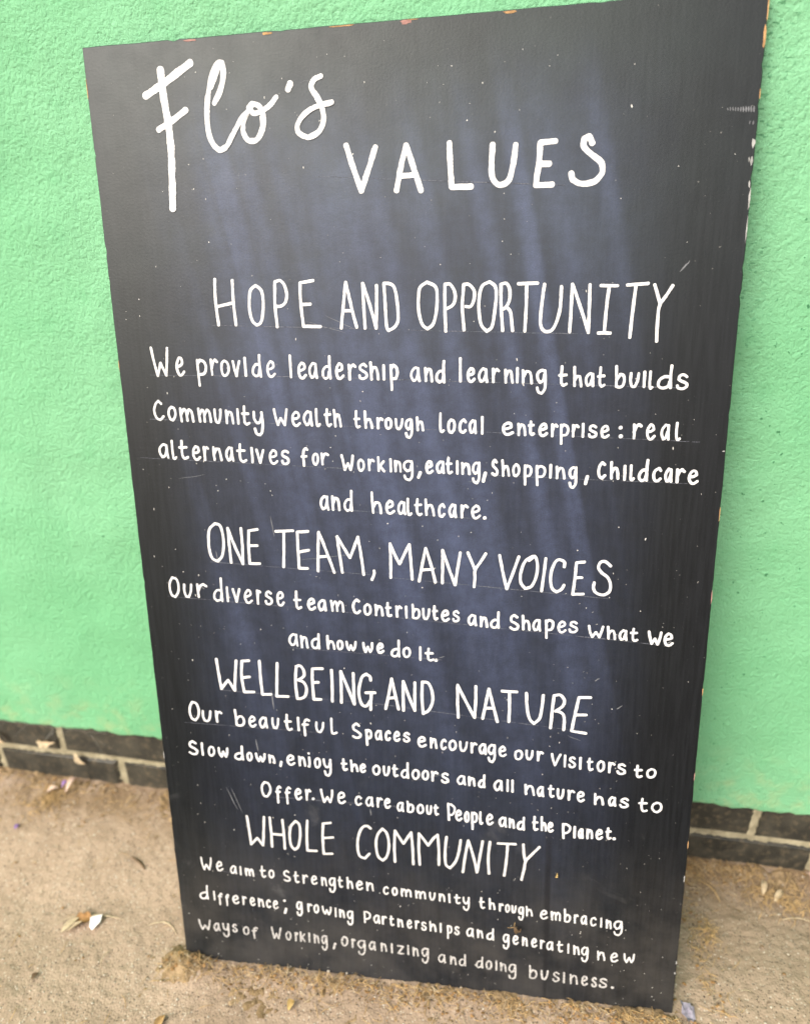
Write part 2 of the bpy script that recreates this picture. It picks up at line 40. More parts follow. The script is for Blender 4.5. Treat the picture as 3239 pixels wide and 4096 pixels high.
('heading_line',0,'2.9:-213.1,591 -219.7,584.9 -222.1,573.6 -222.2,562.1 -219.5,551.4 -213.3,548 -207.6,555.4 -204.9,569.7 -205.9,583.8 -208.2,589.4 -213.1,591;2.9:-198.2,547 -198.7,567 -199,586.1 -192.4,565.7 -184.6,545.7 -183.8,566 -183.9,586.4;2.9:-165.3,585.4 -175.3,583.8 -176.7,566.1 -176.7,546.5 -165.3,546.8;2.9:-175.2,566.9 -166.7,567.1;2.9:-145.1,583.7 -125.6,584.8;2.9:-136.1,583.9 -137.1,562.9 -138.6,543.7;2.9:-109.1,584.5 -121.1,583.5 -121.3,563.3 -121.1,542.8 -111.7,542.8;2.9:-120,561.2 -109.5,563.6;2.9:-100.3,539.9 -99.1,563.9 -97.7,584 -91.4,566.9 -82.3,539;2.9:-98.5,556.2 -88.4,557.4;2.9:-73.4,539.3 -75.9,561.7 -77.6,579.6 -70.9,567.4 -64.5,556.1 -59.2,569 -55.2,579.5 -52.2,558.1 -50.1,537.6;2.9:-38.8,542.5 -38.9,538.2 -41.4,532.1;2.9:-21,535 -20.6,554.8 -20.8,573 -15.8,560.5 -11.3,550.7 -5.7,562.1 -0.3,572.6 0.8,555.4 2.2,534;2.9:9.4,532.1 13.4,553 16.8,568.9 21.9,551.9 26.7,531.5;2.9:13.3,544.7 24.5,546.2;2.9:34.1,530.8 34.4,549.5 34.5,567.3 40.3,549.7 47.5,529.2 50.1,547.2 53,565.1;2.9:60.7,565.3 65.1,554.5 68.4,546.4;2.9:79.2,564.7 73.5,554.7 68.4,546.4 68.2,538.2 67.5,527.8;2.9:93.3,563.4 97,544.6 101.2,526.6 107,543.5 113,562.3;2.9:126.9,563 119.4,557.4 115.3,545.1 115.5,534.2 120.2,527.8 126.5,530.5 130.7,540.2 132,552.4 130.1,561.7 126.9,563;2.9:123.2,558.2 129.1,563.3;2.9:140.1,561.3 138.7,544.5 136.8,525.6;2.9:158.8,552.5 159,557.2 155.8,559.8 150.8,559 146.7,550.1 145.5,539.3 147.4,529.1 152,525.2 156.9,528.1 159.3,533;2.9:178.8,558.4 170.8,557.3 170.1,542.8 168.4,523.1 179.1,523.9;2.9:170.8,541.2 177,541.6;2.9:204.7,554.8 199,559.4 194.2,558.2 192.6,552.8 195.9,547.6 202.3,542.5 205.4,534.5 204.4,527.1 198.4,523.5 191.4,525.9 188.7,531.2 189.3,536.7'),
('text_line',0,'2.42:-268.7,527.5 -272.3,522.2 -273.4,514.7 -271.8,506.8 -267.5,504.3 -263.7,510.4 -262.6,518.5 -264.4,525.7 -269.5,527.4;2.48:-255.7,519.6 -256.2,511.4 -254.6,505.4 -251.4,505.1 -248.6,511.2 -247.4,519.9;2.59:-240,520.3 -239.9,512.6 -239.5,505.3;2.63:-239.5,512.2 -236.7,518.3 -233.1,520.7 -229.7,518.3;2.33:-213.2,513.9 -217.1,514.2 -220.7,510.1 -221.2,504.6 -218.4,501.6 -214.1,503.3 -212.8,509;2.43:-211.9,528.2 -212.3,514 -212.1,501.4;2.36:-205.6,518.2 -205.6,508.9 -205.5,501.5;2.56:-198.8,516.2 -197.2,508.6 -195.4,501.3 -193.5,508.4 -191.2,516.4;2.37:-184.7,507.5 -181.4,508.6 -178.6,510.5 -179.4,514.7 -181.7,515.6 -184.3,511.8 -185.4,506.4 -183.5,500.8 -180.7,500.7 -177.5,503.4;2.46:-170.8,515.5 -170.7,508 -170.7,499.8;2.39:-170.7,506.6 -169.7,513.4 -168.4,515 -167.3,513.4;2.53:-155.1,512.5 -157.4,514.8 -160.1,513.1 -160.7,509.5 -157.9,507.8 -155.1,505.4 -155,501.9 -157.8,499.8 -160.7,500.5 -161.6,503.5;2.45:-147.4,506.6 -144.6,507.2 -141.9,509.4 -142.5,513.4 -144.8,514.4 -147.3,510.9 -148,505 -146.6,499.8 -143.7,499.1 -141,502.5;2.7:-126.2,515.9 -126.6,503.6 -126.3,498 -124.3,496.1 -121.4,497.8;2.55:-128.9,506.1 -121.9,506.3;2.7:-112.6,501.5 -109.7,502.1 -106.8,503.4 -107.3,506.8 -109.8,507.7 -112.6,504.6 -113.3,500.2 -111.6,496.3 -108.9,495.6 -105.9,498.1;2.7:-94.8,505.7 -97.5,506.5 -100.7,503.5 -101.4,499.1 -99.5,494.9 -97,496.4 -94.9,501.2;2.67:-94.9,506.5 -94.5,500.2 -93.9,494.8;2.45:-87.4,506.6 -86.5,500.5 -86.2,494.8;2.33:-86.3,500.5 -83.5,505.6 -81.6,504.1 -80.9,494.8;2.32:-80.7,500.3 -77.8,506 -74.9,503.5 -74.2,494.4;2.71:-56.4,506.8 -59,508.9 -61.6,506 -63.1,500.6 -61.5,494.6 -58.5,493.2 -55.6,496;2.51:-47.2,503.8 -49.9,501.7 -50.5,497.2 -49.3,492.9 -46.8,492 -44.6,494.6 -44,499.3 -45.2,503 -47.8,504;2.64:-38.3,503.5 -37.7,497.5 -37.9,491.7;2.63:-37.6,496.8 -35.4,502.4 -32.6,501.4 -31.3,496.7 -30.9,491.7;2.69:-25,506.4 -25.2,498.3 -24.9,492.9 -23.3,491.4 -21.3,492.5;2.37:-26.8,500.7 -21.9,501.1;2.72:-15.6,502.7 -15.3,497.1 -15.1,491;2.58:-15.4,496.3 -13.7,501.3 -12.1,502.8 -10.2,500.9;2.5:-5,503 -4.9,496 -4.8,490.3;2.35:2,505.5 2.4,499.7 2.3,490.9;2.36:2.5,496.3 5.2,500.6 8,499.9 9.3,495.5 7.9,491.2 5,490 2.6,490.7;2.4:13.4,501.2 13.5,494.7 14.7,490.1 17.2,489.7 19.1,494.4 19.8,500.8;2.6:25.4,504.6 25.3,496.1 25.6,491.2 26.7,489.6 28.6,490.8;2.44:23.8,498.8 28.2,499.3;2.67:34.2,493.9 37.3,494.7 39.8,496.1 39.1,499.3 36.8,499.8 34.4,497.1 33.7,492.8 35.4,489 37.9,488.6 40.7,490.9;2.32:51,497.8 49.3,499.9 46.7,498.8 46.3,496 48.6,494.4 50.9,492.6 51,490 48.7,488.3 46.4,488.6 45.5,491;2.49:68.2,495.2 65.5,496.2 62.6,492.9 61.8,489.1 63.7,485.1 66,486.3 68,491.1;2.67:68.5,495.4 68.7,490 69.6,484.7;2.6:74.7,494.5 75.2,489.4 75.1,483.8;2.71:75.3,488.4 77.3,493.5 79.7,493 80.8,487.9 81.3,483.4;2.53:92.7,491.3 89,491.5 86.1,488.6 85.9,484.8 88.4,482.8 91.6,483.9 92.9,488;2.48:93.1,500.4 93.1,491.2 93.5,482.6;2.69:112.7,495.5 109.7,497.8 106.7,495.4 106.8,491.2 110.5,489.1 113.8,486.3 112.9,482.8 109.4,481.7 105.8,483.9;2.7:118.5,497.6 118.9,491.6 119.3,482.2;2.48:119,487 121.1,491.6 123.6,491.8 125,487.9 125.7,482;2.58:135.6,492.6 133.1,493.2 130.5,490.2 129.6,485.9 131.2,481.9 133.7,482.9 135.3,488;2.39:135.7,493.3 135.8,487 136.6,481.4;2.53:142.4,493.3 143.1,485.3 143.5,473.7;2.72:142.6,490.5 145.2,493.8 148.9,492.3 149.8,487.9 148.1,483.3 143.3,482.5;2.37:156.1,486.4 159.1,487.1 161.6,488.8 161.2,491.6 158.7,492.7 156.3,489.9 155.4,485.5 157.1,481.3 159.8,480.7 162.7,483.2;2.42:173.6,491.3 171.2,492.9 168.3,491.9 167.7,489.1 170.7,487.6 173.7,486 173.9,483.2 170.9,481.4 167.7,482 166.7,484.4;2.48:186.4,489.2 187.4,483 190.1,476.9 193.5,482.5 197.2,476.8 199.1,483 200.5,488.9;2.59:205.5,488.9 205.9,484.4 206.5,475.8;2.33:206.3,480.1 208.5,484.3 211.1,484.4 212.3,480.8 212.8,475.4;2.4:223.2,484.7 220.8,485.6 218.3,482.6 217.7,478.6 219.4,475.1 221.6,476.2 223,480.9;2.6:223.5,485.1 223.5,479.8 224.5,475;2.32:231,487.9 230.6,480.9 231,476.1 232.8,474.5 235.3,475.7;2.6:228.7,483.2 234.6,483.4;2.7:246.3,485.4 247.7,478.8 249.5,472.1 252.5,477.9 255.5,471.5 257.4,478.2 258.3,484.9;2.61:262.9,477.3 266.1,477.9 269.1,479.3 268.1,482.6 265.6,484 262.9,480.7 262.4,475.9 264,471.8 267.2,471 270.2,473.6'),
('text_line',0,'2.43:-129.5,463.9 -132.8,465.1 -136.2,461.4 -137.2,456.4 -134.9,452.1 -131.7,453.3 -129.7,459.1;2.42:-129.1,464.8 -129.1,457.6 -128.2,451.5;2.53:-123.7,463.5 -123.3,457.2 -123.1,450;2.53:-123.2,456.4 -121,462.1 -118,461.2 -117.3,455.5 -116.7,449.9;2.62:-104.1,460.7 -107.8,460.6 -111,457.2 -111,452.3 -108.7,449.8 -105.2,451.1 -104.1,456;2.5:-103.6,466.4 -103.6,460 -103.4,449.2;2.71:-93.5,465 -93.5,458 -93.1,449.8;2.46:-93.2,453.9 -90.8,458.4 -88.3,458.2 -86.7,454.6 -86.2,449.8;2.51:-79.4,459.9 -81.7,458 -82.2,453.9 -81.3,450.3 -79.4,449.7 -77.3,451.9 -76.8,455.9 -77.8,459 -79.8,459.9;2.44:-72.1,459.1 -71.3,453.6 -69.6,449.4 -67.1,455.1;2.5:-67.4,455.1 -65.1,449.2 -62.7,453.2 -61.9,459.4;2.68:-53.2,458.6 -52.6,452.9 -51,447.9 -48.2,454.2;2.51:-48.2,454.4 -45.8,447.9 -43.8,452.3 -43.3,458.9;2.73:-36.9,452.8 -34.3,453.4 -32.1,455 -32.6,458 -34.6,458.6 -36.7,455.8 -37.3,452 -36,448 -33.8,447.9 -31.1,450.1;2.61:-14.6,453 -18.4,452.6 -21.5,449.8 -21.7,446.1 -19.2,444.2 -15.8,445.6 -14.1,449.6;2.43:-13.9,463.1 -14,452.5 -13.6,444.2;2.41:-5.4,454.9 -8,453.1 -8.8,449.1 -7.3,445.1 -4.9,444.3 -2.3,447 -1.7,450.9 -3.1,454.3 -5.7,455;2.61:9.7,456.6 9.7,441.6;2.41:18.9,455.3 18.2,447.8 18.5,443.1 20.9,441.4 24,442.9;2.57:15.6,449.9 23.3,449.9;3.78:26.6,442.2 26.7,442 26.9,441.8'),
('heading_line',0,'3.1:-225.8,430.4 -224.4,412 -222.7,393.1 -213.7,404.7 -206.4,391.7 -204.7,409.9 -201.9,429.6;3.1:-186.6,430.4 -195.2,429.5 -196.7,410.4 -195.2,390.8 -183.1,391.5;3.1:-194.5,408.9 -187.2,410.1;3.1:-174.3,430.6 -174.3,410.1 -173.5,388.9 -163,389.5;3.1:-153.5,429 -155.1,408 -156.5,387.6 -142.6,388.1;3.1:-131.3,425.6 -133.2,406.2 -132.1,385.9;3.1:-131.6,426.1 -126.8,427.4 -122.8,422.2 -123.2,414.5 -130,409.5;3.1:-130,409.5 -123.6,406.7 -120.8,399.1 -123.1,389.6 -129.2,386.1 -132.1,386.2;3.1:-100.9,425 -112.8,424.3 -113.4,407.3 -112.7,386.3 -104.2,386.9;3.1:-112.6,407.4 -106.4,408;3.1:-90.6,424 -90.6,405.6 -91.2,385.3;3.1:-80.8,384.4 -80.2,404.6 -80.2,423 -73.1,403.5 -65.9,383 -66,402.4 -66,421.5;3.1:-46.4,413.5 -46.9,418 -51.1,421.3 -56.2,416.7 -59.9,402.7 -59.9,391.9 -56.6,382.8 -51.6,382.4 -47.1,389.6;3.1:-52.5,398.3 -41.8,398.9;3.1:-46.1,397.4 -46.7,388.1 -47.4,377.5;3.1:-30.2,379.8 -26.2,398.6 -22.7,417.1 -19.2,399 -15.6,380;3.1:-26.1,393.2 -17.9,394.5;3.1:-10,378.8 -10.1,396.5 -9.8,414.8 -3.8,396.9 2.7,379.6 2.9,397.3 3.2,414.1;3.1:11.5,415.3 10.9,396.3 12.1,376.4 18.4,381.4 22.7,392.4 22.1,404.6 18,414.2 11.5,415.3'),
('heading_line',0,'3.1:51,374.3 50.3,394.2 50.3,413.8 58.5,396.2 68.9,375.2 70.1,395.4 70,413.4;3.1:77.8,374.6 81,393.1 84.2,411.3 88.5,393.5 93.9,371.9;3.1:81.1,387.8 89.9,388.3;3.1:98.3,409.4 114.4,409.4;3.1:106.4,407.4 106.7,390.2 106.4,372.7;3.1:124.4,408.5 125.5,391.4 128.5,378 133.3,372.3 139.2,379.5 141.4,393.9 142.3,407.3;3.1:153.5,407.3 152.1,388.6 151.1,368.2;3.1:153.5,407.3 160,408.4 164.4,402.8 163.1,395.3 155.4,388.8;3.1:156.7,389.6 163.4,386.3 165.3,379 165.2,366.9;3.1:191.9,407.4 179.7,406.7 176.5,387.2 173.5,366.3 188.7,364.3;3.1:177.3,385.8 188.3,386.5'),
('text_line',0,'2.68:-260.1,374 -263.3,368.7 -264.8,361 -262.9,352.6 -258.5,350.2 -254.5,356 -253.2,364.3 -255.6,372.2 -260.3,373.6;2.67:-248.3,363 -248.5,355.8 -246.7,350.5 -242.8,350.3 -240.2,355.4 -239,363;2.73:-232,363.7 -231.8,356.6 -231.5,349.9;2.5:-231.7,355.9 -230,361.7 -227.5,363.2 -225.3,361.4;2.63:-208.7,366.8 -208,357.8 -207.8,347.6;2.58:-207.9,353.9 -204.1,358.5 -200.1,358.2 -198.4,353.3 -200.1,348.2 -204.3,346.7 -208.2,347.9;2.46:-191.5,352.8 -188.1,353.5 -185.6,355.6 -186.1,358.8 -188.4,359.8 -191.1,356.5 -191.8,351.6 -190.3,347.5 -187.5,346.7 -184.4,349.4;2.71:-171.8,358.1 -174.9,359.4 -178.3,355.6 -178.9,350.7 -176.9,346.3 -174.5,347.8 -172,353.3;2.62:-171.8,359 -171.6,352.2 -170.8,346.3;2.43:-163.6,359.2 -163.8,352.1 -162.5,346.8 -159.6,346.6 -157.6,351.7 -156.7,359;2.71:-146.2,364.8 -146.8,353 -145.9,347.3 -144.1,345.2 -141.2,347;2.67:-148.8,356 -141.6,356.4;2.7:-132.9,361.7 -132.9,352.4 -132.9,345.6;2.56:-120,358.8 -122.3,360.3 -124.8,358 -125.8,353.2 -125.5,339.5;2.43:-128.1,353.4 -121.6,353.7;2.38:-111.4,357.5 -111.6,350.7 -109.9,345.7 -107.1,345.2 -104.3,350.4 -103.2,357.6;2.39:-93.4,363.6 -93.7,351.2 -93,345.3 -90.7,344.5 -87.8,346;2.64:-61.6,356.2 -64.5,358.9 -68.2,355.8 -67.6,351.4 -63.7,348.8 -60.2,345.6 -61.2,342.1 -65.1,340.7 -69,342.7;2.7:-53.4,351.6 -53.1,343.7 -52.7,332.7;2.6:-53.2,348.1 -51.4,351.7 -48.7,350.4 -47.7,345.8 -49.1,341.7 -53,340.8;2.37:-37,351 -39.4,351.7 -41.7,348.5 -42.4,344.1 -40.9,340.5 -38.8,341.5 -37.3,346.4;2.72:-37,351.4 -36.7,345.4 -36,340.4;2.74:-26.2,349.4 -27.5,351.8 -29.8,349.7 -30.9,345 -29.8,341 -28.1,340.7 -26.3,343;2.57:-20.6,346.1 -18,346.5 -16,348 -16.5,350.9 -18.3,351.7 -20.3,348.9 -21.1,344.8 -19.8,341.1 -17.7,340.6 -15.4,342.9;2.53:-4.4,349.6 -6.5,351.3 -9,349.9 -9.6,347.5 -7.2,346 -4.5,344.1 -4.4,341.8 -6.7,340.1 -9.3,340.7 -10.2,342.8;2.62:6.6,341.3 10.5,341.6 13.4,343.2 12.6,346.1 10,347 7.2,344.5 6.4,340 7.9,335.8 11.1,335.4 14.5,337.5;2.38:20.3,346.5 20.6,340.6 20.5,334.5;2.7:20.7,339.8 22.8,345.3 24.9,344.8 26.1,339.3 26.5,334.5;2.44:37,343.4 35.4,345.7 33.3,343.7 32.2,338.7 33.2,334.3 35.1,333.8 37,336.2;2.57:44.9,345.3 42,342.8 41.3,338.4 42.8,334.1 45,333.6 47.6,336.1 48.2,340.2 46.8,344.5 44.2,345.1;2.36:53.2,344.6 53.4,338 54.7,333.4 57.5,333.4 59.7,337.8 60.7,344.3;2.62:65.8,343.6 66.2,337.6 66.2,331.9;2.43:66,337 67.8,342 69.4,343.7 71.3,342;2.67:80.6,342 78.2,343.1 75.4,339.8 74.9,335.6 76.7,331.6 78.9,332.6 80.3,337.6;2.67:80.6,342.9 81.1,336.7 81.6,331;2.55:90.7,342.2 88,343.1 85.2,339.7 84.9,335.2 87.2,331.4 89.7,333.7 91.1,339.1;2.49:91.1,342.8 91.5,334.5 91.3,326.1 89,321.5 86.1,322.9 84.9,327;2.41:97.2,335.6 100.1,336.1 102.7,337.6 102,340.7 100.1,341.9 97.5,339.1 97,334.5 98.3,330.6 101.1,330.1 103.7,332.4;2.33:117.9,338.1 114.8,336.2 114.2,331.7 115.4,328.1 118.3,327.5 120.5,329.9 121.4,333.9 120,337.6 117.3,338.2;2.51:126.4,338.8 126.5,332.9 127.8,328.5 130.1,328.2 132.1,332.5 132.7,338.8;2.63:138.6,338.2 139,332.6 139,327.4;2.7:138.9,332.3 140.5,336.6 142,338.1 143.8,336.6;2.35:153.7,337 155.1,329.8 157.5,322.7 159.9,329.9 162.9,336.7;2.38:167.9,335.8 167.9,327.9 168,322.1;2.44:178.3,332.4 176.7,333.9 174,333.1 173.6,330.2 175.9,328.5 178.4,326.4 178.6,323.8 176.2,321.9 173.8,322.4 172.9,324.9;2.61:184.4,334.3 184.5,327 184.6,320.7;2.36:194.1,334.2 193.8,327.4 194.2,321.6 195.4,319.7 197.6,321.4;2.43:192.2,329.9 197,330.3;2.5:206.2,331.8 203.7,329.2 203,324.9 204.5,320.4 206.6,319.4 209.1,322.3 209.4,326.8 208.5,330.5 206.1,331.5;2.51:215.2,330.6 215.5,324.8 215.5,318.7;2.64:215.3,323.9 216.7,329.2 218.6,330.4 220.4,328.7;2.62:231.4,327.9 228.7,329.7 225.6,328.8 225.3,325.6 228.3,324 231.3,322.3 231.7,319.2 228.8,317.9 225.5,318.4 224.2,321;2.56:244.7,329.2 244.5,321.7 245,316.7 246.8,315.4 249.5,316.6;2.68:242.3,323.8 249.2,324.2;2.41:259.2,326.4 256,323.9 255.4,320 257,316.3 259.8,316.1 262.6,318.2 263.5,322.4 261.9,325.6 258.7,326.1'),
('text_line',0,'2.68:-261.4,319.1 -265.2,321.7 -268.8,319.2 -268.3,314.9 -263.9,312.5 -260.1,309.6 -261.2,305.6 -265.7,304.5 -270.1,306.6;2.61:-253.6,320.1 -253.6,311.3 -253.5,304.4;2.43:-242.2,316.2 -244.7,313.7 -245.6,309.2 -244.4,304.8 -242.1,304.3 -239.6,307.1 -238.9,311.4 -240,315.3 -242.5,316.1;2.7:-232.8,315.3 -232.5,309.2 -230,303.9 -227.2,310.9;2.63:-227.7,310.6 -224.7,303.9 -222.9,308.6 -222.1,315.4;2.48:-204.7,310 -208.7,309.8 -212.5,307.2 -212.9,303.5 -209.5,301.7 -206.2,302.7 -204.3,306.7;2.72:-203.9,319.3 -204.1,309.6 -203.3,301.7;2.38:-195,311.8 -197.2,309.7 -197.7,305.9 -196.7,302.1 -194.9,301.5 -193,303.8 -192.5,307.5 -193.2,310.8 -195.2,311.8;2.62:-187,311.1 -186.2,305.8 -184.1,301.2 -181.6,307.3;2.64:-181.5,307.3 -179.5,301.2 -177.1,305.2 -176.3,311.4;2.46:-170.8,310.6 -170.5,305.4 -170.4,300.3;2.56:-170.4,305.1 -168.6,309.3 -166.3,309 -165.3,304.6 -165,300.3;3.06:-156.6,302.5 -157.2,299.7 -157.7,296.9;2.59:-148.1,305.4 -144.6,306 -141.7,307.6 -142.2,310.9 -144.9,312.1 -147.9,308.8 -148.6,304.3 -146.8,300.3 -143.9,299.7 -140.5,302.1;2.58:-134.4,311.2 -134.1,305.2 -134,299.4;2.47:-134,304.5 -131.7,310.2 -129.2,309.3 -128.2,304.5 -127.7,299.3;2.55:-122.3,311 -122.1,303.7 -122.5,298.9 -123.7,299.3;2.62:-122.7,316.1 -122.6,316.3;2.43:-112.5,310.7 -114.8,308.1 -115.6,303.8 -114.5,299.1 -112.4,298.7 -110.2,301.1 -109.6,306.1 -110.6,309.8 -112.9,310.6;2.37:-105,310.1 -104.6,304 -102.4,299.9 -99.4,300.8 -97.7,306;2.47:-97.3,309.9 -97.1,300.1 -97.8,292.5 -100.2,288.4 -103.1,289.9 -104.4,294.4;2.71:-81.5,311.7 -81.8,303.9 -81.7,299.4 -79.9,297.6 -77.7,299;2.41:-83.7,306 -78.2,306.3;2.53:-72.5,311 -72.2,305.4 -71.7,297.1;2.63:-71.9,301.1 -69.6,305.6 -67.1,305.5 -66,301.8 -65.2,297.3;2.57:-60.9,302 -58.7,302.1 -56.9,303.4 -57.2,306.2 -58.8,306.8 -60.9,304.4 -61.3,300.9 -60.2,297.4 -58.3,297 -56.1,299;2.53:-43,306.5 -45.8,304.2 -46.7,300.1 -45.3,296 -42.9,295 -40.3,297.5 -39.5,301.9 -40.9,305.8 -43.7,306.7;2.49:-34.2,306.1 -34.3,300 -33.1,295.3 -30.8,295.2 -28.7,299.6 -28.2,306.1;2.59:-21.8,308.8 -22.1,301.3 -21.9,296.3 -20.6,294.3 -18.6,295.6;2.4:-23.8,304.1 -18.8,304.1;2.34:-7.2,302.8 -10.5,303.2 -13.2,299.8 -13.5,295.8 -11.2,293.5 -8.1,294.9 -6.9,299.4;2.57:-6.6,312.8 -6.8,302.9 -6.2,293.4;2.53:2.6,304.5 0,302.5 -1.1,298 0.6,293.8 2.8,292.9 5.4,295.6 6.1,300.1 4.8,303.7 2.2,304.6;2.47:13.6,304.4 11.4,301.8 10.4,297.7 12,293.7 13.9,292.9 16.1,295.5 16.7,299.9 15.7,303.3 13.3,304.1;2.51:21.3,303.8 21.9,298.2 21.9,292.2;2.7:21.7,297.5 23.6,302.1 25.5,303.8 27.6,302;2.53:39.1,301.2 36.9,302.8 33.9,301.4 33.7,298.8 36,297.1 38.9,295.7 39.5,292.7 36.4,291.1 33.8,291.7 32.6,293.9;2.32:57.6,300 54.6,300.8 51.5,297.8 50.5,293.8 52.5,290.5 55.5,291.4 57.5,295.7;2.45:57.6,300.4 57.9,295 58.7,290.1;2.63:63.3,300.4 63.5,295 63.5,289.8;2.58:63.8,294.6 65.7,299.1 68.1,298.4 68.9,294.1 69.5,289.7;2.53:79.8,296.9 77.1,297.2 75,294.3 74.7,290.6 76.7,288.5 79,289.6 80,293.9;2.53:80.4,303.8 80.1,296.9 80.5,288.5;2.53:99.1,297.4 96.3,298.4 92.8,294.6 92,290.1 94.2,286 96.6,287.4 98.7,292.6;2.59:99.3,298.1 99.5,291.4 100.1,286.1;2.33:106.4,300.2 106.5,293.2 106.5,286;2.54:111.8,300.1 111.8,293.2 111.9,285.5;2.71:126.3,295.6 126.6,289.3 127,283.8;2.39:127,288.7 129.9,294.4 133.3,293.6 134.8,288.4 135.7,283.3;2.5:145.1,293.7 142.9,294.4 140.4,291.1 140,286.9 141.4,283 143.4,284.1 144.8,289.4;2.43:145.1,294.3 145.1,288.2 145.9,282.7;2.47:153.9,296.8 153.6,289.7 154,284.4 155.3,282.8 157.3,284;2.32:151.6,292.6 157,292.8;2.57:161.7,293.3 161.8,286.4 163,281.8 165.2,281.6 167,286 167.5,293.1;2.66:173.3,292.5 173.9,286.8 174,280.9;2.37:173.8,286 175.4,291 177.2,292.3 179.4,290.6;2.5:184.2,285.5 186.6,286.1 189.2,287.8 188.6,290.9 186.4,291.7 184.2,289.1 183.6,284.6 185.1,280.6 187.6,279.8 190.1,282.2;2.43:202,290.6 202,286.6 202.6,277.7;2.68:202.5,282.2 205.3,286.8 208.7,286.6 210.1,283 210.8,277.9;2.57:222.7,287 220.4,288.1 218,284.8 217.6,280.9 218.9,277.5 221.3,278.7 222.7,283.3;2.57:223.1,287.6 223.2,282.1 224,277.3;2.46:237.1,285.6 234.6,287.5 231,286.1 230.3,283.8 233.6,282.3 236.7,280.5 237.1,278.3 234,276.7 230.6,277 229.3,279.3;2.38:252.2,289.1 251.8,280.3 252.5,275.3 254.4,273.5 257.6,274.8;2.53:249.2,282.9 257,283.6;2.39:267.7,285.2 264.4,282.9 263.1,278.6 265.4,274.5 268.6,273.6 271.7,276.3 272.6,280.6 270.8,284.5 267.6,285.1'),
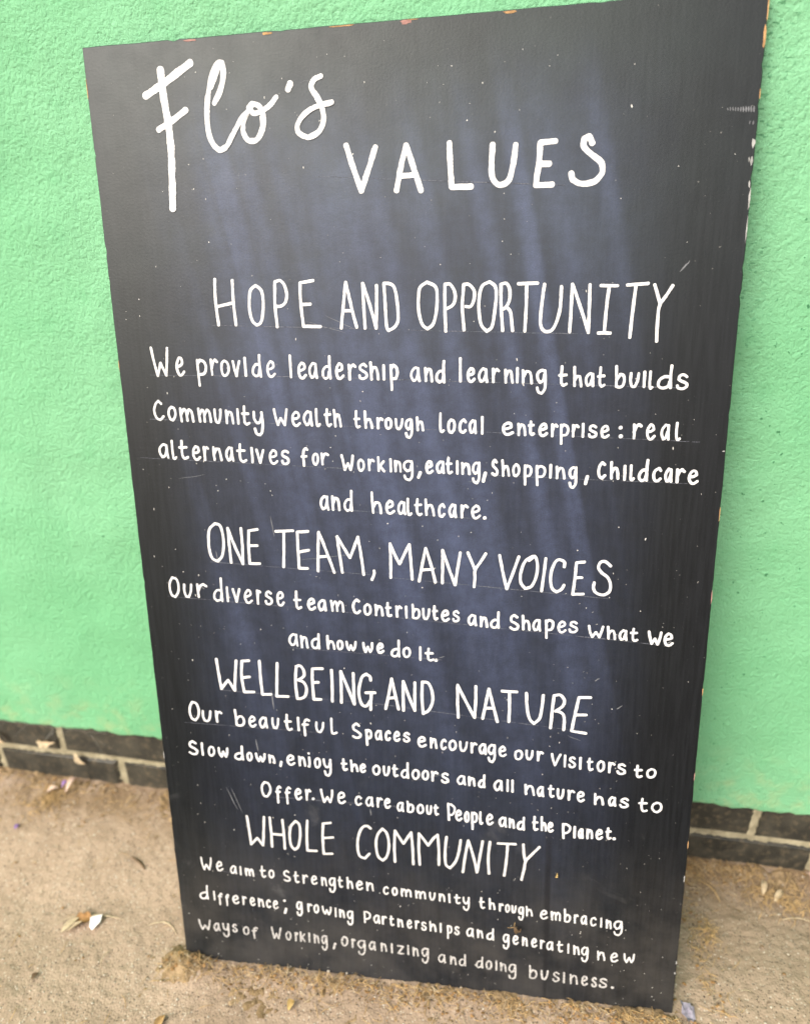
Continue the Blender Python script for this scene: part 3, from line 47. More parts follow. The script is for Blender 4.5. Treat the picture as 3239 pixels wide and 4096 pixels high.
('text_line',0,'2.46:-178.5,273.4 -182.2,269 -183,262.4 -181.3,255.5 -177.4,253.6 -173.7,258.8 -172.4,265.6 -174.6,272.1 -179.6,273.3;2.58:-159.6,267.4 -161.3,269.1 -163.3,266.3 -163.7,261.4 -163.6,246.6;2.58:-165.5,261.4 -160.8,261.8;2.38:-147.7,267.1 -149.7,269 -151.7,266 -152.3,261.3 -152,246.6;2.45:-154,261.1 -148.9,261.7;2.66:-141.2,260.5 -138.2,261.1 -135.7,262.7 -136.2,266.3 -138.4,267.5 -140.8,263.7 -141.4,258.7 -139.9,254.1 -137.6,253.6 -134.6,256.8;2.38:-128.4,267.2 -128.1,260.6 -128,253.5;2.55:-128,260 -126.5,265.5 -124.9,267.5 -123.1,265.5;3.24:-120.4,256.3 -120.2,256.1 -120.1,255.8;2.39:-110.3,269.1 -109,261 -107,252.4 -102.9,260 -99.8,252.9 -97.2,261.6 -96.7,269.4;2.35:-89.1,260.1 -85.7,260.6 -82.6,262.8 -83.3,266.7 -86.2,267.3 -88.9,263.7 -89.5,258.2 -88,253.7 -85,253.3 -81.7,256.1;2.22:-62.3,261.8 -64.3,264 -67.5,262.2 -68.8,257.3 -67.5,252.9 -65,252.5 -62.5,254.6;2.19:-49.7,263 -52.7,263.9 -55.3,260.5 -56.2,256.3 -54.3,252.4 -51.7,253.5 -49.9,258.7;2.49:-49.7,263.8 -49.5,257.4 -48.7,252.2;2.22:-42.6,263.9 -42.6,257.7 -42.5,251.9;2.41:-42.5,257.1 -41,262 -39.5,263.5 -37.5,262;2.5:-33.6,257.4 -31,258.1 -29,259.7 -29.3,262.7 -31.2,263.4 -33.3,260.7 -33.8,256.3 -32.7,252 -30.4,251.8 -28.2,254;2.21:-13.5,259.1 -16,259.9 -18.5,257.1 -19.1,252.9 -17.5,248.8 -15.3,250.2 -13.7,255.2;2.29:-13.4,260 -13.5,253.9 -12.7,248.7;2.51:-7.5,261.9 -7.1,257.6 -7.1,248.9;2.29:-6.9,254.4 -4.9,258.5 -2.1,257.9 -0.9,253.9 -2.3,249.5 -5,248.4 -7.2,249.1;2.45:7.4,259.4 5,256.9 4.2,252.9 5.3,248.9 7.9,248.3 10.2,250.6 10.6,254.7 9.3,258.6 7.1,259.2;2.23:15.2,258.8 15.1,252.5 16,248.5 18,247.9 19.5,252.1 19.9,258.8;2.36:25.2,260.5 24.8,254.2 25.2,249.2 26.3,247.6 27.9,248.7;2.41:23.5,256.5 27.7,257.1;2.52:39.7,263.7 39.9,253.3 40.5,241.9;2.31:40,262 42.8,263.2 46.7,259.2 46.5,253.2 43.8,249.2 40,248.9;2.49:49.3,248.7 51.8,249.4 53.9,251.3 53.3,254.7 51.6,255.7 49.6,252.6 49,247.4 50.4,243.3 52.6,242.6 54.9,245.4;2.54:61.2,254.4 59.6,251.9 59.1,247 59.8,242.4 61.2,241.7 62.8,244.4 63,249.6 62.3,253.3 60.7,254.7;2.56:67,254.3 67.3,245.4 67.7,232.3;2.54:67.1,250.5 69.2,254.4 71.7,252.5 72.4,247.9 71.2,242.9 67.4,242.2;2.42:76.4,255.9 76.3,246.9 76.7,241.4 77.7,240.5 78.9,241.9;2.49:84.6,246.6 87.3,247.4 89.6,249.3 88.9,252.3 87,253.6 84.8,250.2 84.1,245.7 85.5,241.1 87.8,240.7 90.4,243.4;2.56:104.1,249.8 101.8,251.1 98.9,247.8 98.4,243.5 100.1,239.6 102.4,240.6 104.2,245.6;2.59:104.4,250.8 104.7,244.2 105.4,239.2;2.33:109.6,250.1 109.8,244.5 109.9,238.5;2.52:109.9,243.6 111.4,248.8 113.3,248.2 114.1,243.2 114.5,238.4;2.73:124.7,246.7 121.8,247 119.4,243.9 118.9,239.3 121.2,237.4 123.8,238.6 125,242.6;2.48:125.4,253.2 125.2,246.2 125.6,237.1;2.49:137.3,255.4 137.1,245.2 137.3,240 138.8,238.2 140.9,239.7;2.39:135.5,247.6 140.6,248.1;2.37:145.3,255.7 145.4,247.4 145.7,238.4;2.38:145.5,243.1 147,248 148.8,247.6 149.6,244 150.2,238.2;2.52:153.3,243 155.3,243.8 157,245.3 156.5,248.6 155,249.2 153.3,246.5 152.9,242 154,238.2 155.8,237.7 157.8,239.8;2.64:169,248.9 169.3,240.3 170,230.5;2.63:169,247.4 172.3,248.8 176.5,245.7 176.2,240.7 173.1,237.5 169.4,236.9;2.71:181.9,246.3 181.9,239.1 182,232.4;2.44:190,243.5 188.8,244.2 187.1,240.9 186.8,236.5 187.9,232.7 189,233.9 190,238.9;2.66:190.1,244.1 190.4,237.7 190.7,232.7;2.42:195.9,244.4 196,238.6 196.2,232.8;2.58:196.2,238 197.7,243.6 199.8,242.9 200.8,238.3 201.1,233.4;2.67:206.4,238.7 209,239.4 211.2,241.1 210.5,244.4 208.7,245 206.5,241.9 206.1,237.6 207.3,233.7 209.5,233.4 211.9,235.9;2.5:218.2,248.1 217.8,241.2 218.2,235.9 219.4,234.4 221.4,235.9;2.65:216.3,243.4 220.8,244.4;3.78:225.1,235.2 225.2,235 225.4,234.8'),
('heading_line',1,'3:-204.9,224.1 -203.3,203.1 -202.3,184.4 -193.6,194.3 -187.1,184.2 -184.9,204.9 -183.1,225.3;3:-175.9,225.1 -175.4,204 -175.5,183.6;3:-160.1,223.1 -159.5,202.1 -159.5,182.6;3:-174.8,202 -160.6,202;3:-143.7,222.9 -149.9,215.3 -152.3,202.8 -151.5,188.7 -147.2,182.4 -142.2,187.9 -139.1,204.1 -139.4,218.1 -143.7,222.9;3:-129.2,225.1 -130.8,204.9 -131.2,182.8 -119.4,183.5;3:-100.5,224.7 -109.8,223 -111.2,203.4 -111,180.5 -100.1,181.6;3:-110,202.6 -98.3,204.6'),
('heading_line',1,'3:-52.1,221.3 -56.5,224.6 -62.7,221.1 -67.7,207.7 -68.7,191.9 -66.3,181.6 -60.3,179.1 -54.7,186.3;3:-37.8,222.7 -44.1,213.5 -46.3,199.4 -44.1,183.9 -38.7,178.4 -33.5,185.1 -30.6,201 -32.8,216.3 -37.8,222.7;3:-23.9,178.2 -24.2,199.9 -22.9,221.6 -17.9,212.6 -13.2,204.5 -8.2,213.6 -4,220.9 -2.5,200.4 -2.1,177;3:5.8,177 4.9,197.7 5.2,220.4 10.2,213.7 16.1,204.9 22,214.9 27.2,220.9 28.5,200.2 28.4,179.4;3:37.7,219 35.9,200.9 36.5,182 41.7,176.5 48.3,186.8 52,200.9 54.1,216.4;3:56.7,172.4 59.3,194.8 62.8,216.5 68.7,195.8 73.2,173.9 76.4,196.6 79.3,217.3;3:87.7,217.3 86,195.9 87,173.7;3:96.5,216 117.1,216.9;3:107.9,215.1 106.9,194.7 104.7,173;3:125.6,217.8 126.6,205.2 128.2,196.1;3:143.9,215.8 136.5,206.3 129,195.3 127.1,183.2 124.6,169.2'),
('text_line',1,'2.06:-269.8,158.3 -269.1,149.7 -267,140.7 -263.8,148.9 -260.2,141.2 -257.8,150.5 -256.8,159.1;2.17:-249.3,147.5 -246.2,148.3 -243.4,150.3 -244.2,153.5 -246.2,154.7 -248.9,151 -249.6,146.2 -248.2,141.7 -245.5,141.7 -242.4,144.5;2.22:-225.6,149.4 -228.2,149.9 -231.1,146.7 -231.8,142.9 -230.4,139.5 -227.8,140.5 -226.1,145.3;2.03:-225.6,149.8 -225.5,144.3 -224.9,139.2;2.13:-219,150.3 -219,144 -219,138.5;2.18:-212.3,148.4 -212.3,143.2 -211.7,138.1;2.31:-212.2,143.3 -209.9,147.9 -208.2,146.1 -207.4,138.3;2.26:-207.5,143.1 -204.9,148 -203.3,145.9 -202.8,138;2.14:-190.8,153.9 -191.3,145 -190.9,139.8 -189.2,138.1 -187,139.9;2.36:-193.2,147.2 -187.2,148;2.05:-179,149.6 -181.2,147.4 -181.9,143.2 -180.7,139 -178.9,138.6 -176.8,141.2 -176.3,145.2 -177.3,148.8 -179.2,149.5;2.15:-156.9,148.6 -159.3,150.7 -162.5,148.2 -162.4,144.4 -158.9,142.3 -155.9,140.1 -156.6,136.7 -160,135.8 -163.2,137.2;2.33:-147.9,150 -148.5,142.1 -148.3,136.9 -146.8,135.1 -144.6,136.4;2.23:-150.2,144.5 -145.1,145.1;2.03:-138.7,146.6 -138.5,141 -138.3,135.1;2.22:-138.5,140.4 -136.9,144.9 -135.1,146.8 -133.4,144.9;2.1:-127.5,140.9 -124.6,141.5 -122.5,143.2 -123.1,146.2 -125,146.8 -127,144 -127.8,139.7 -126.5,135.7 -124.2,135.5 -121.7,137.4;2.07:-115.1,146 -115,140.4 -114.8,134.5;2.01:-114.9,139.7 -112.9,145.3 -111.1,144.6 -110.2,139.4 -109.7,134.6;2.1:-99.7,145.8 -102.4,146.5 -105,143.6 -105.3,139 -103.5,135.5 -101,137.4 -99.5,143.2;2.31:-99.1,146.6 -99.2,138.5 -99.5,130.3 -101.8,125.9 -104.6,127 -105.6,130.6;2.18:-92.6,149.2 -93.1,141.4 -92.8,136.3 -91.5,134.6 -89.5,135.7;2.33:-94.5,143.9 -89.8,144.2;2.37:-83.1,149.3 -82.9,143.3 -82.8,134.1;2.18:-82.8,139 -80.9,144 -78.7,143.7 -77.7,139.9 -77.2,134.4;2.34:-70.9,139.6 -68.2,140.1 -65.4,141.9 -66.2,144.8 -68.5,145.6 -70.7,142.5 -71.6,138.5 -70.1,134.2 -67.2,134.2 -64.8,136.5;2.18:-59.2,145.2 -58.9,139.2 -58.6,133.7;2.25:-58.4,138.5 -56,144.1 -53.1,143.3 -52.3,138.5 -51.7,133.8;2.07:-33.4,139.2 -34.7,141.3 -37.4,139.5 -38.5,135.3 -37.4,131.6 -35.2,131 -33.3,132.9;2.31:-25.2,141.2 -27.2,139 -27.8,135.2 -26.7,131.2 -25,130.6 -23,133.1 -22.5,137 -23.5,140.3 -25.3,141.3;2.18:-16.6,140.9 -16.9,135.4 -16.3,130.5;2.13:-16.3,135.5 -14.2,140.1 -11.8,138.6 -11.3,130.4;2.25:-11.2,135.8 -8.8,140.2 -6.3,138.1 -5.6,130.6;2.17:0.6,140 0.8,134.7 1.2,129.7;2.06:1,134.6 3.7,139.4 5.5,137.6 5.8,129.6;2.1:6,134.8 8.8,139.3 11.1,137.5 11.7,129.7;2.09:17.6,139.2 17.6,133.7 18.7,129.4 20.9,129.2 22.6,133.1 23.4,139.2;2.16:29,138.7 29.2,133.9 29.3,128.8;2.33:29.4,133.3 31.2,138 33.5,137.2 34.4,133 34.8,128.7;2.36:40.5,139.4 40.7,133.1 40.9,127.7;2.11:49.5,139.7 49.2,133.6 49.4,129 51,127.4 53.3,128.7;2.36:47.1,135.7 52.9,136;2.17:57.5,137.3 57.8,132 59.6,128.5 61.7,129.4 63.4,133.7;2.04:63.7,137.3 63.9,129.1 63.5,122.5 61.4,118.9 58.8,120.2 57.8,123.7;2.18:78.4,139 78.2,130.9 78.6,126.1 80.1,124.4 82.3,125.6;2.1:76.4,133.1 81.7,133.4;2.37:88.3,138.7 88.6,132.3 88.9,124.4;2.21:88.6,128.4 90.4,132.6 92.7,132.6 93.6,129 94.2,124.2;2.02:100.1,132.8 100.3,127.7 100.5,122.6;2.36:100.4,127.4 101.4,131.5 102.6,132.7 103.8,131.2;2.02:109.2,132.7 107.8,130.9 107.4,127 108.1,123 109.5,122.4 111,124.9 111.4,128.6 110.5,131.9 109.1,132.8;2.06:114.8,132.2 114.9,126.7 115.6,122.5 117.2,122.3 118.4,126.2 118.9,131.9;2.15:127.1,130.8 124.9,131 123.1,128.6 122.9,124.6 124.4,121.5 126.3,123.2 127.1,128.1;2.04:127.4,131.1 127.5,123.8 127.3,116.8 125.8,113 123.7,114.1 123,117.4;2.21:131.4,132.8 131.8,128.5 132.1,120.3;2.13:132.1,124.6 133.9,128.8 136.1,128.7 137.2,125.2 137.9,120.4;2.15:148.8,123.8 151.8,124.4 154.3,125.9 153.7,128.8 151.2,129.4 149.1,126.7 148.1,122.5 149.6,118.7 152.5,118.4 155.4,120.8;2.33:160.4,129.1 160.7,123.7 161.3,117.8;2.06:161,123.5 162.9,128.2 164.8,126.8 165.5,117.9;2.09:165.2,123.4 167.4,128.6 169.8,126.1 170.1,117.7;2.28:175.2,134.2 175.6,126.3 175.9,117.7;2.19:175.8,122.9 177.8,127.1 180.6,126.2 181.6,122.2 180.3,118.1 178.1,117 175.8,117.6;2.05:186.8,127.9 186.9,122 187.2,116.7;2.08:186.9,121.6 188.1,126.1 189.2,127.9 190.3,126.2;2.29:199.5,126.6 197.2,127.2 195.1,124.4 194.8,120.1 196.1,116.4 197.9,117.5 199.3,122.2;2.06:199.4,127.4 199.7,121.2 200.3,116.1;2.01:210.6,124.3 209.1,126.8 206.3,124.8 205.3,120.4 206.5,116.1 208.5,115.7 210.7,117.8;2.02:216.8,126.8 216.9,120 217,114.4;2.25:223,125 223.2,119.2 223.5,113.9;2.19:223.3,118.8 224.9,123.7 226.8,123.3 227.4,118.3 227.9,113.9;2.36:239,124.4 235.6,124.9 232.3,122.2 232.1,117.7 234.4,114.1 237.7,116.3 239.3,121.8;2.01:239.5,125 240.1,117.3 239.8,109.1 237.1,105.2 233.2,106.4 232.1,109.7'),
('text_line',1,'2.34:-267,106 -271.2,105.8 -275.4,102.9 -275.9,98.6 -272.8,96.5 -268.8,97.9 -266.7,102.2;2.16:-265.9,116.5 -266.6,105.6 -265.9,96.6;2.03:-257.2,109.1 -257.2,101.7 -257.2,96.2;2.06:-246.5,105.8 -247.9,107.1 -249.4,104.8 -250.1,102.5 -250.1,90.3;2.07:-251.6,102.5 -247.3,102.6;2.08:-237.8,105.2 -239,106.4 -240.4,104.5 -240.8,102.2 -240.8,89.7;2.23:-241.9,102.1 -238.5,102.4;2.35:-231.7,99.8 -228.9,100.2 -226.2,101.9 -226.6,105 -228.9,105.7 -231.7,103 -232.2,98.8 -230.7,95 -227.9,94.5 -225.2,96.7;2.16:-219.1,105.7 -218.9,99.7 -219.1,94;2.02:-219.1,99.4 -217.8,104.1 -216.4,105.5 -214.9,104;2.13:-209.1,99.4 -206.6,99.8 -204.6,101.8 -205.2,104.8 -206.8,105.5 -208.9,102.8 -209.3,98.3 -208.1,94.6 -206.3,93.9 -203.9,96.5;2.27:-198.6,105.1 -198.4,99.3 -198.5,93.5;2.37:-198.3,98.7 -196.3,103.9 -194,103.6 -193.1,98.7 -192.7,93.9;2.17:-183.7,102.2 -185,104.7 -187.3,102.6 -188.2,98 -187.2,94 -185.7,93.1 -183.8,95.5;2.07:-178.9,98.2 -176.8,99.1 -174.8,100.6 -175.2,103.6 -176.9,104.4 -178.5,101.6 -179.1,97.2 -178.1,93.4 -176.2,93.1 -174.1,95.2;3.6:-165,106.3 -164.8,106 -164.7,105.7;3.06:-163.3,94.3 -164.3,90.9 -165.3,87.5;2.35:-143.8,105.5 -146.2,106.2 -148.4,103.5 -148.8,98.5 -146.9,95.1 -144.8,97 -143.6,102.6;2.32:-143.3,106.1 -143,97.9 -143.4,90 -145.6,86 -148.2,87.2 -148.9,90.9;2.14:-134.6,104.9 -134.5,99.3 -134.4,93.5;2.05:-134.5,98.8 -133.1,103 -131.7,104.8 -129.9,103;2.3:-124.3,104.4 -126.1,102.3 -126.9,97.9 -125.8,94 -124.1,93.1 -122.4,95.4 -121.7,100.1 -122.5,103.6 -124.4,104.3;2.04:-116.2,103.4 -115.6,97.3 -113.5,92.3 -110.9,98.6;2.34:-111.2,98.7 -108.6,92 -106.5,96.2 -105.8,103.1;2.12:-99.8,102.9 -99.8,96.3 -99.8,90.2;2.33:-94.4,101.2 -94.2,95.6 -94.1,90.3;2.2:-93.9,95.4 -92.4,100.2 -90.4,99.5 -89.7,94.8 -89.3,89.8;2.23:-79.4,99.9 -81.8,100.1 -84.4,97.7 -84.4,92.9 -82.6,89.4 -80.4,91.5 -79.2,96.9;2.24:-78.8,100.2 -78.8,92.5 -79.1,84 -81.1,80.4 -83.7,81.3 -84.8,85;2.01:-63.5,102.1 -63.3,94.3 -63.2,86.1;2.17:-63.6,100.9 -60.8,101.8 -56.9,99 -57,94.3 -59.8,91.7 -63.3,91.1;2.11:-46.1,97.5 -48.3,98 -51.1,95 -51.6,90.9 -49.9,87.1 -47.9,88.2 -46.1,93.2;2.32:-45.9,97.8 -45.7,91.8 -45.1,86.7;2.36:-41,97.6 -41,92.1 -40.8,86.7;2.36:-40.9,91.6 -39.6,96.3 -38.1,97.7 -36.5,96.4;2.25:-30.4,99.1 -30.8,92.5 -30.6,87.3 -29.4,85.8 -27.4,87.1;2.09:-32.2,94.9 -27.7,95.6;2.31:-21.9,96.2 -21.6,90.8 -21.5,85.1;2.37:-21.5,90.3 -19.8,95 -17.5,94.6 -16.8,90.1 -16.4,85.3;2.05:-9.8,90.2 -7.7,90.5 -6,92.2 -6.4,94.9 -8.1,96.1 -9.7,93.2 -10.3,89.1 -9.2,85 -7.4,84.8 -5.5,87.2;2.13:-0.2,95.7 -0,90.3 0,84.9;2.08:0,89.8 1.1,94.2 2.3,96.2 3.6,94.4;2.1:11.8,93.9 10.3,95.3 8.1,94.4 7.9,91.6 9.7,89.9 11.7,88.7 11.9,85.7 9.9,84.1 8,84.8 7.4,87.1;2.07:17.4,97 17.6,92.4 17.8,83.6;2.32:17.8,88 19.9,92.7 22.1,93 23.5,89.1 24,83.7;2.26:30,96 30,88.7 30.1,83.3;2.04:38.7,93.9 38.9,86.5 39,75.6;2.19:38.6,90.9 40.4,94.1 42.5,92.8 43.3,88.7 42.1,84.5 39.1,83.7;2.1:51.7,92.1 50.4,93.7 48.4,92.4 48.2,89.8 49.8,88.2 51.7,86.8 51.8,83.9 50.1,82.6 48.1,83.1 47.5,85.2;2.11:68.5,92.4 65.6,93.2 62.6,89.9 62.2,85.7 63.7,82.1 66.3,83.2 68.1,87.8;2.13:68.5,92.8 68.5,87 69.2,81.7;2.29:74.8,92.5 75.1,86.6 75.1,81.4;2.04:75.2,86.1 77,91.2 79.1,90.8 80,85.9 80.6,81.2;2.3:92,89.4 89.1,89.1 86.5,86.3 86.4,82 88.6,80.3 91.2,81.6 92.7,85.9;2.28:92.9,95.9 92.6,88.9 93.3,80.1;2.18:110.6,89.3 108.2,89.9 105.8,87.2 105.6,82.4 107.6,78.9 109.6,81 110.7,86.4;2.2:111.2,89.6 111.4,81.6 111.2,73.5 108.9,69.1 106.4,70.5 105.6,74.1;2.37:117.3,83.2 119.9,83.6 121.6,85.4 121.2,88.4 119.3,89.3 117.7,86.4 117.2,82.3 118.4,78.4 120.4,77.5 122.6,80.2;2.13:128.2,88.8 128.4,82.9 128.5,77;2.29:128.5,82.3 130,87.5 132.1,86.7 132.7,82 133.1,76.9;2.26:139.5,82 141.6,82.2 143.4,84 143.1,86.9 141.4,88 139.6,84.9 139.2,80.8 140.3,76.6 142.2,76.4 144.3,78.8;2.31:149.3,86.8 149.6,81.1 149.7,75.1;2.04:149.5,80.6 150.5,85.3 151.7,86.7 153,85.3;2.03:162.3,85.3 159.9,85.8 157.4,82.8 156.8,78.4 158.2,74.8 160.5,75.9 162,80.7;2.34:162.4,85.7 162.4,79.8 163.1,74.5;2.23:170.6,87.8 170.3,80.5 170.9,75.2 172.4,73.3 174.3,74.8;2.22:168.7,82.8 174.1,83.5;2.02:181.2,85.7 181.3,78.6 181.4,72.7;2.35:187.8,84 188.3,77.9 188.5,72.3;2.02:188.2,77.6 190.2,82.4 192.1,82.3 193.1,77.2 193.7,72.2;2.12:202.8,82.5 199.8,83.5 197.5,80.5 197.2,75.7 199.3,72.5 201.6,74.4 202.8,79.9;2.17:203.1,83.1 203.5,75.4 203.1,66.9 201.1,62.9 198.4,64.1 197.4,67.9;2.12:215.3,79.6 215.9,73.7 216,67.5;2.13:216.1,72.8 218.4,78.5 221.1,78.1 222.4,72.7 223.1,67.9;2.11:231.1,73.1 234.1,73.7 236.9,75.3 236.1,78.8 233.7,79.3 231.3,75.9 230.6,71.7 232.1,67.5 234.9,67.5 238,69.9;2.04:245.3,80.2 245.9,73.3 248.2,68.2 250.8,75.5;2.15:250.9,75.5 253.6,68.9 255.4,73.6 256,80.8'),
('text_line',2,'2.3:-281.5,63 -280.4,55.7 -277.8,48.6 -273.9,55.4 -270.3,48.9 -267.9,56.4 -266.7,63.9;2.17:-255.6,59.5 -258.1,60.3 -260.6,56.8 -261.4,52.8 -259.8,49 -257.5,50.3 -255.7,55.2;2.36:-255.4,60.1 -255.4,54.1 -254.6,49.5;2.19:-249.2,60.8 -248.8,55 -247.1,51.5 -244.4,52.3 -242.6,57.2;2.33:-242.4,61.3 -242.3,52.1 -242.7,44.7 -245.2,41.2 -248,42.1 -249.3,46.2;2.28:-231.4,60.2 -232.8,61.5 -235,60.6 -235.4,57.5 -233.5,56.4 -231.5,54.6 -231.3,52.3 -233.4,50.3 -235.5,50.9 -236,53.1;2.15:-218.7,59.3 -221.3,57 -221.8,52.8 -220.6,48.5 -218.5,48.3 -216.1,50.6 -215.5,55.1 -216.5,58.7 -218.9,59.5;2.24:-203.6,59.2 -205.6,60 -207.7,57.9 -208.3,55.2 -208.3,43.3;2.35:-210.4,54.8 -205.1,55.6;2.09:-184.3,63.5 -183.2,55.4 -181.7,46.9 -178.5,54.8 -175.8,47.1 -174,55.5 -172.4,63.7;2.1:-162.8,59 -165.1,56.4 -165.8,52.1 -164.6,47.8 -162.8,46.8 -160.8,49.5 -160,54.3 -161.1,58.4 -163.2,59.3;2.28:-153.5,59.1 -153.4,53.1 -153.5,46.7;2.33:-153.3,52.3 -152.5,57.2 -151.5,59 -150.6,57.4;2.16:-146.7,61 -146.8,46.9;2.02:-141.7,58.5 -146,52.2;2.01:-145.4,52.7 -141.6,47.1;2.02:-135.6,60.6 -135.7,53 -135.7,47.2;2.16:-129.1,59.3 -128.8,53.2 -128.7,46.7;2.1:-128.8,52.5 -126.9,58.1 -124.7,57.6 -123.9,52.1 -123.6,47;2.21:-113.9,58.5 -116.5,59 -118.7,55.9 -118.9,50.9 -117.4,47.3 -115.1,49.6 -113.7,55.5;2.11:-113.5,59 -113.3,50.4 -113.6,41.5 -115.9,37.4 -118.2,38.3 -119.2,42.3;2.88:-102.4,49 -103.6,45 -104.7,41;2.3:-90.6,61 -92.8,57.9 -93.7,53.3 -92.3,48.2 -89.8,47.2 -87.5,50.6 -86.6,55.5 -87.9,59.9 -91.2,61.1;2.37:-80.4,58.4 -80.2,52.5 -80.3,46.3;2.23:-80.3,51.6 -79.3,56.5 -78.2,58.4 -76.9,56.8;2.1:-65.6,57.4 -69.1,57.8 -72.3,54.9 -72.7,50.2 -69.8,46.4 -66.8,48.9 -65.2,54.6;2.03:-64.9,58.2 -64.6,49.6 -65.3,40.9 -68,36.7 -71.4,37.7 -72.4,41.7;2.18:-52.9,57.2 -55.2,58 -57.8,54.5 -58.6,49.9 -56.9,46.2 -54.5,47.5 -52.9,52.4;2.29:-52.4,57.7 -52.3,51.2 -51.7,45.8;2.15:-43.5,57.4 -43.4,51.8 -43.4,45.5;2.04:-43.3,51.1 -41.3,56.5 -39,55.7 -38,50.8 -37.6,45.7;2.35:-30.6,58.2 -30.6,50.7 -30.5,44.7;2.17:-23.2,56 -16.2,55.8 -22.8,44.8 -15.6,45;2.16:-10.2,58.3 -10.2,50.7 -10.1,44.7;2.34:-3.7,56.3 -3.7,50.3 -3.4,44.2;2.02:-3.4,49.7 -1.6,55 0.5,54.5 1.5,49.4 1.8,44.4;2.2:13.6,55.9 10.3,56.3 7.5,53.1 7.6,48.7 9.6,44.7 12.2,47.2 13.7,52.7;2.15:14,56.5 14.4,48.2 14,39.6 11.4,34.8 8.4,36.2 7.4,40.1;2.02:34.3,49.2 31.3,50 28.6,47.2 27.7,42.7 29.7,38.9 32.3,40.2 34,44.9;2.02:34.3,50 34.5,43.7 35.4,38.6;2.16:42.2,49 42.6,43.2 42.6,37.5;2.34:42.7,43 44.7,47.8 46.9,47.2 47.9,42.5 48.4,37.4;2.05:59.2,46.4 56,46.5 53.5,43.7 53.3,39.2 55.4,37.3 58.1,38.7 59.5,42.6;2.18:59.6,54 59.6,46.1 60.1,37.3;2.07:80,46.9 76.8,46.6 74.2,43.6 74,38.8 76,37 78.8,38.4 80.1,43;2.05:80.8,52.9 80.3,46.2 80.8,37;2.25:88.6,48.3 86.3,45.8 85.7,41.4 86.9,37 88.9,36.7 91,39.1 91.5,43.7 90.4,47.4 88.1,48.5;2.22:97.6,49.6 97.6,42.1 97.7,36.1;2.22:102.8,47.5 103.4,41.9 103.4,36;2.03:103.2,40.9 105.2,46.4 107.5,45.7 108.5,41 108.9,35.9;2.15:119.7,46.2 116.3,46.9 113.6,43.7 113.2,38.9 115.7,35.3 118.3,37.4 119.8,43.4;2.11:120,46.8 120.4,38.6 120.4,29.8 117.8,25.8 114.2,26.6 113.2,30.7;2.07:137.4,48.4 137.8,40.9 137.9,30.6;2.3:138,37.2 140.5,42.3 144,41.3 145.5,36.5 143.8,31.4 140.7,30.2 137.8,31.3;2.26:151.4,42.8 151.8,35.7 152.8,30.7 155.6,30.3 157.8,35.4 158.6,43.3;2.04:171.6,40.7 169.3,42.8 166.5,41.3 166.2,38.1 168.7,36.4 171.3,34.4 171.8,31.7 169.1,29.5 166.2,30 165.3,32.6;2.24:177.8,43.5 177.9,35.5 178,28.8;2.09:185.4,41.9 185.9,35.2 186,28.6;2.09:185.7,34.8 188.5,40.4 191.3,39.9 192.6,34.7 193.1,28.7;2.34:199.4,34.8 202.1,35.1 204.1,37.4 203.5,40.6 201.6,41.4 199.7,38.4 199.2,33.4 200.4,29.2 202.7,28.7 205,31.2;2.29:214.9,39.2 213.4,41.1 211.5,39.6 211.3,36.8 213.1,35 214.8,33.1 215.2,29.7 213.4,28.1 211.5,28.7 210.8,31.2;2.29:226.7,39.6 224.1,40.9 220.9,39.8 220.3,36.7 223.1,34.9 226.5,32.9 226.7,30.2 223.9,28.3 220.5,28.5 219.4,31.4;3.78:234,29.8 234.2,29.5 234.3,29.3'),
]
GUIDES = [[(-84.0, 930.9), (146.2, 912.0)], [(-198.7, 798.5), (-6.0, 790.0)], [(3.8, 789.3), (167.1, 782.5)], [(-270.4, 749.9), (-59.9, 745.3)], [(-60.0, 744.3), (265.0, 731.4)], [(-275.6, 704.2), (-7.8, 694.3)], [(-7.8, 694.3), (280.3, 680.7)], [(-291.8, 662.9), (-34.6, 651.3)], [(-34.6, 651.3), (272.1, 640.2)], [(-97.5, 609.9), (83.2, 601.0)], [(-222.8, 547.2), (-37.9, 537.6)], [(-21.7, 535.3), (206.0, 519.7)], [(-277.3, 504.8), (-94.7, 495.4)], [(-94.7, 495.4), (258.3, 471.1)], [(-140.1, 448.8), (34.0, 442.6)], [(-224.7, 391.4), (-42.2, 385.3)], [(-42.2, 385.3), (190.6, 365.7)], [(-272.2, 346.2), (-101.8, 344.4)], [(-183.0, 253.8), (12.9, 254.5)], [(-249.7, 140.3), (-111.2, 142.8)]]
WSCALE = 1.0
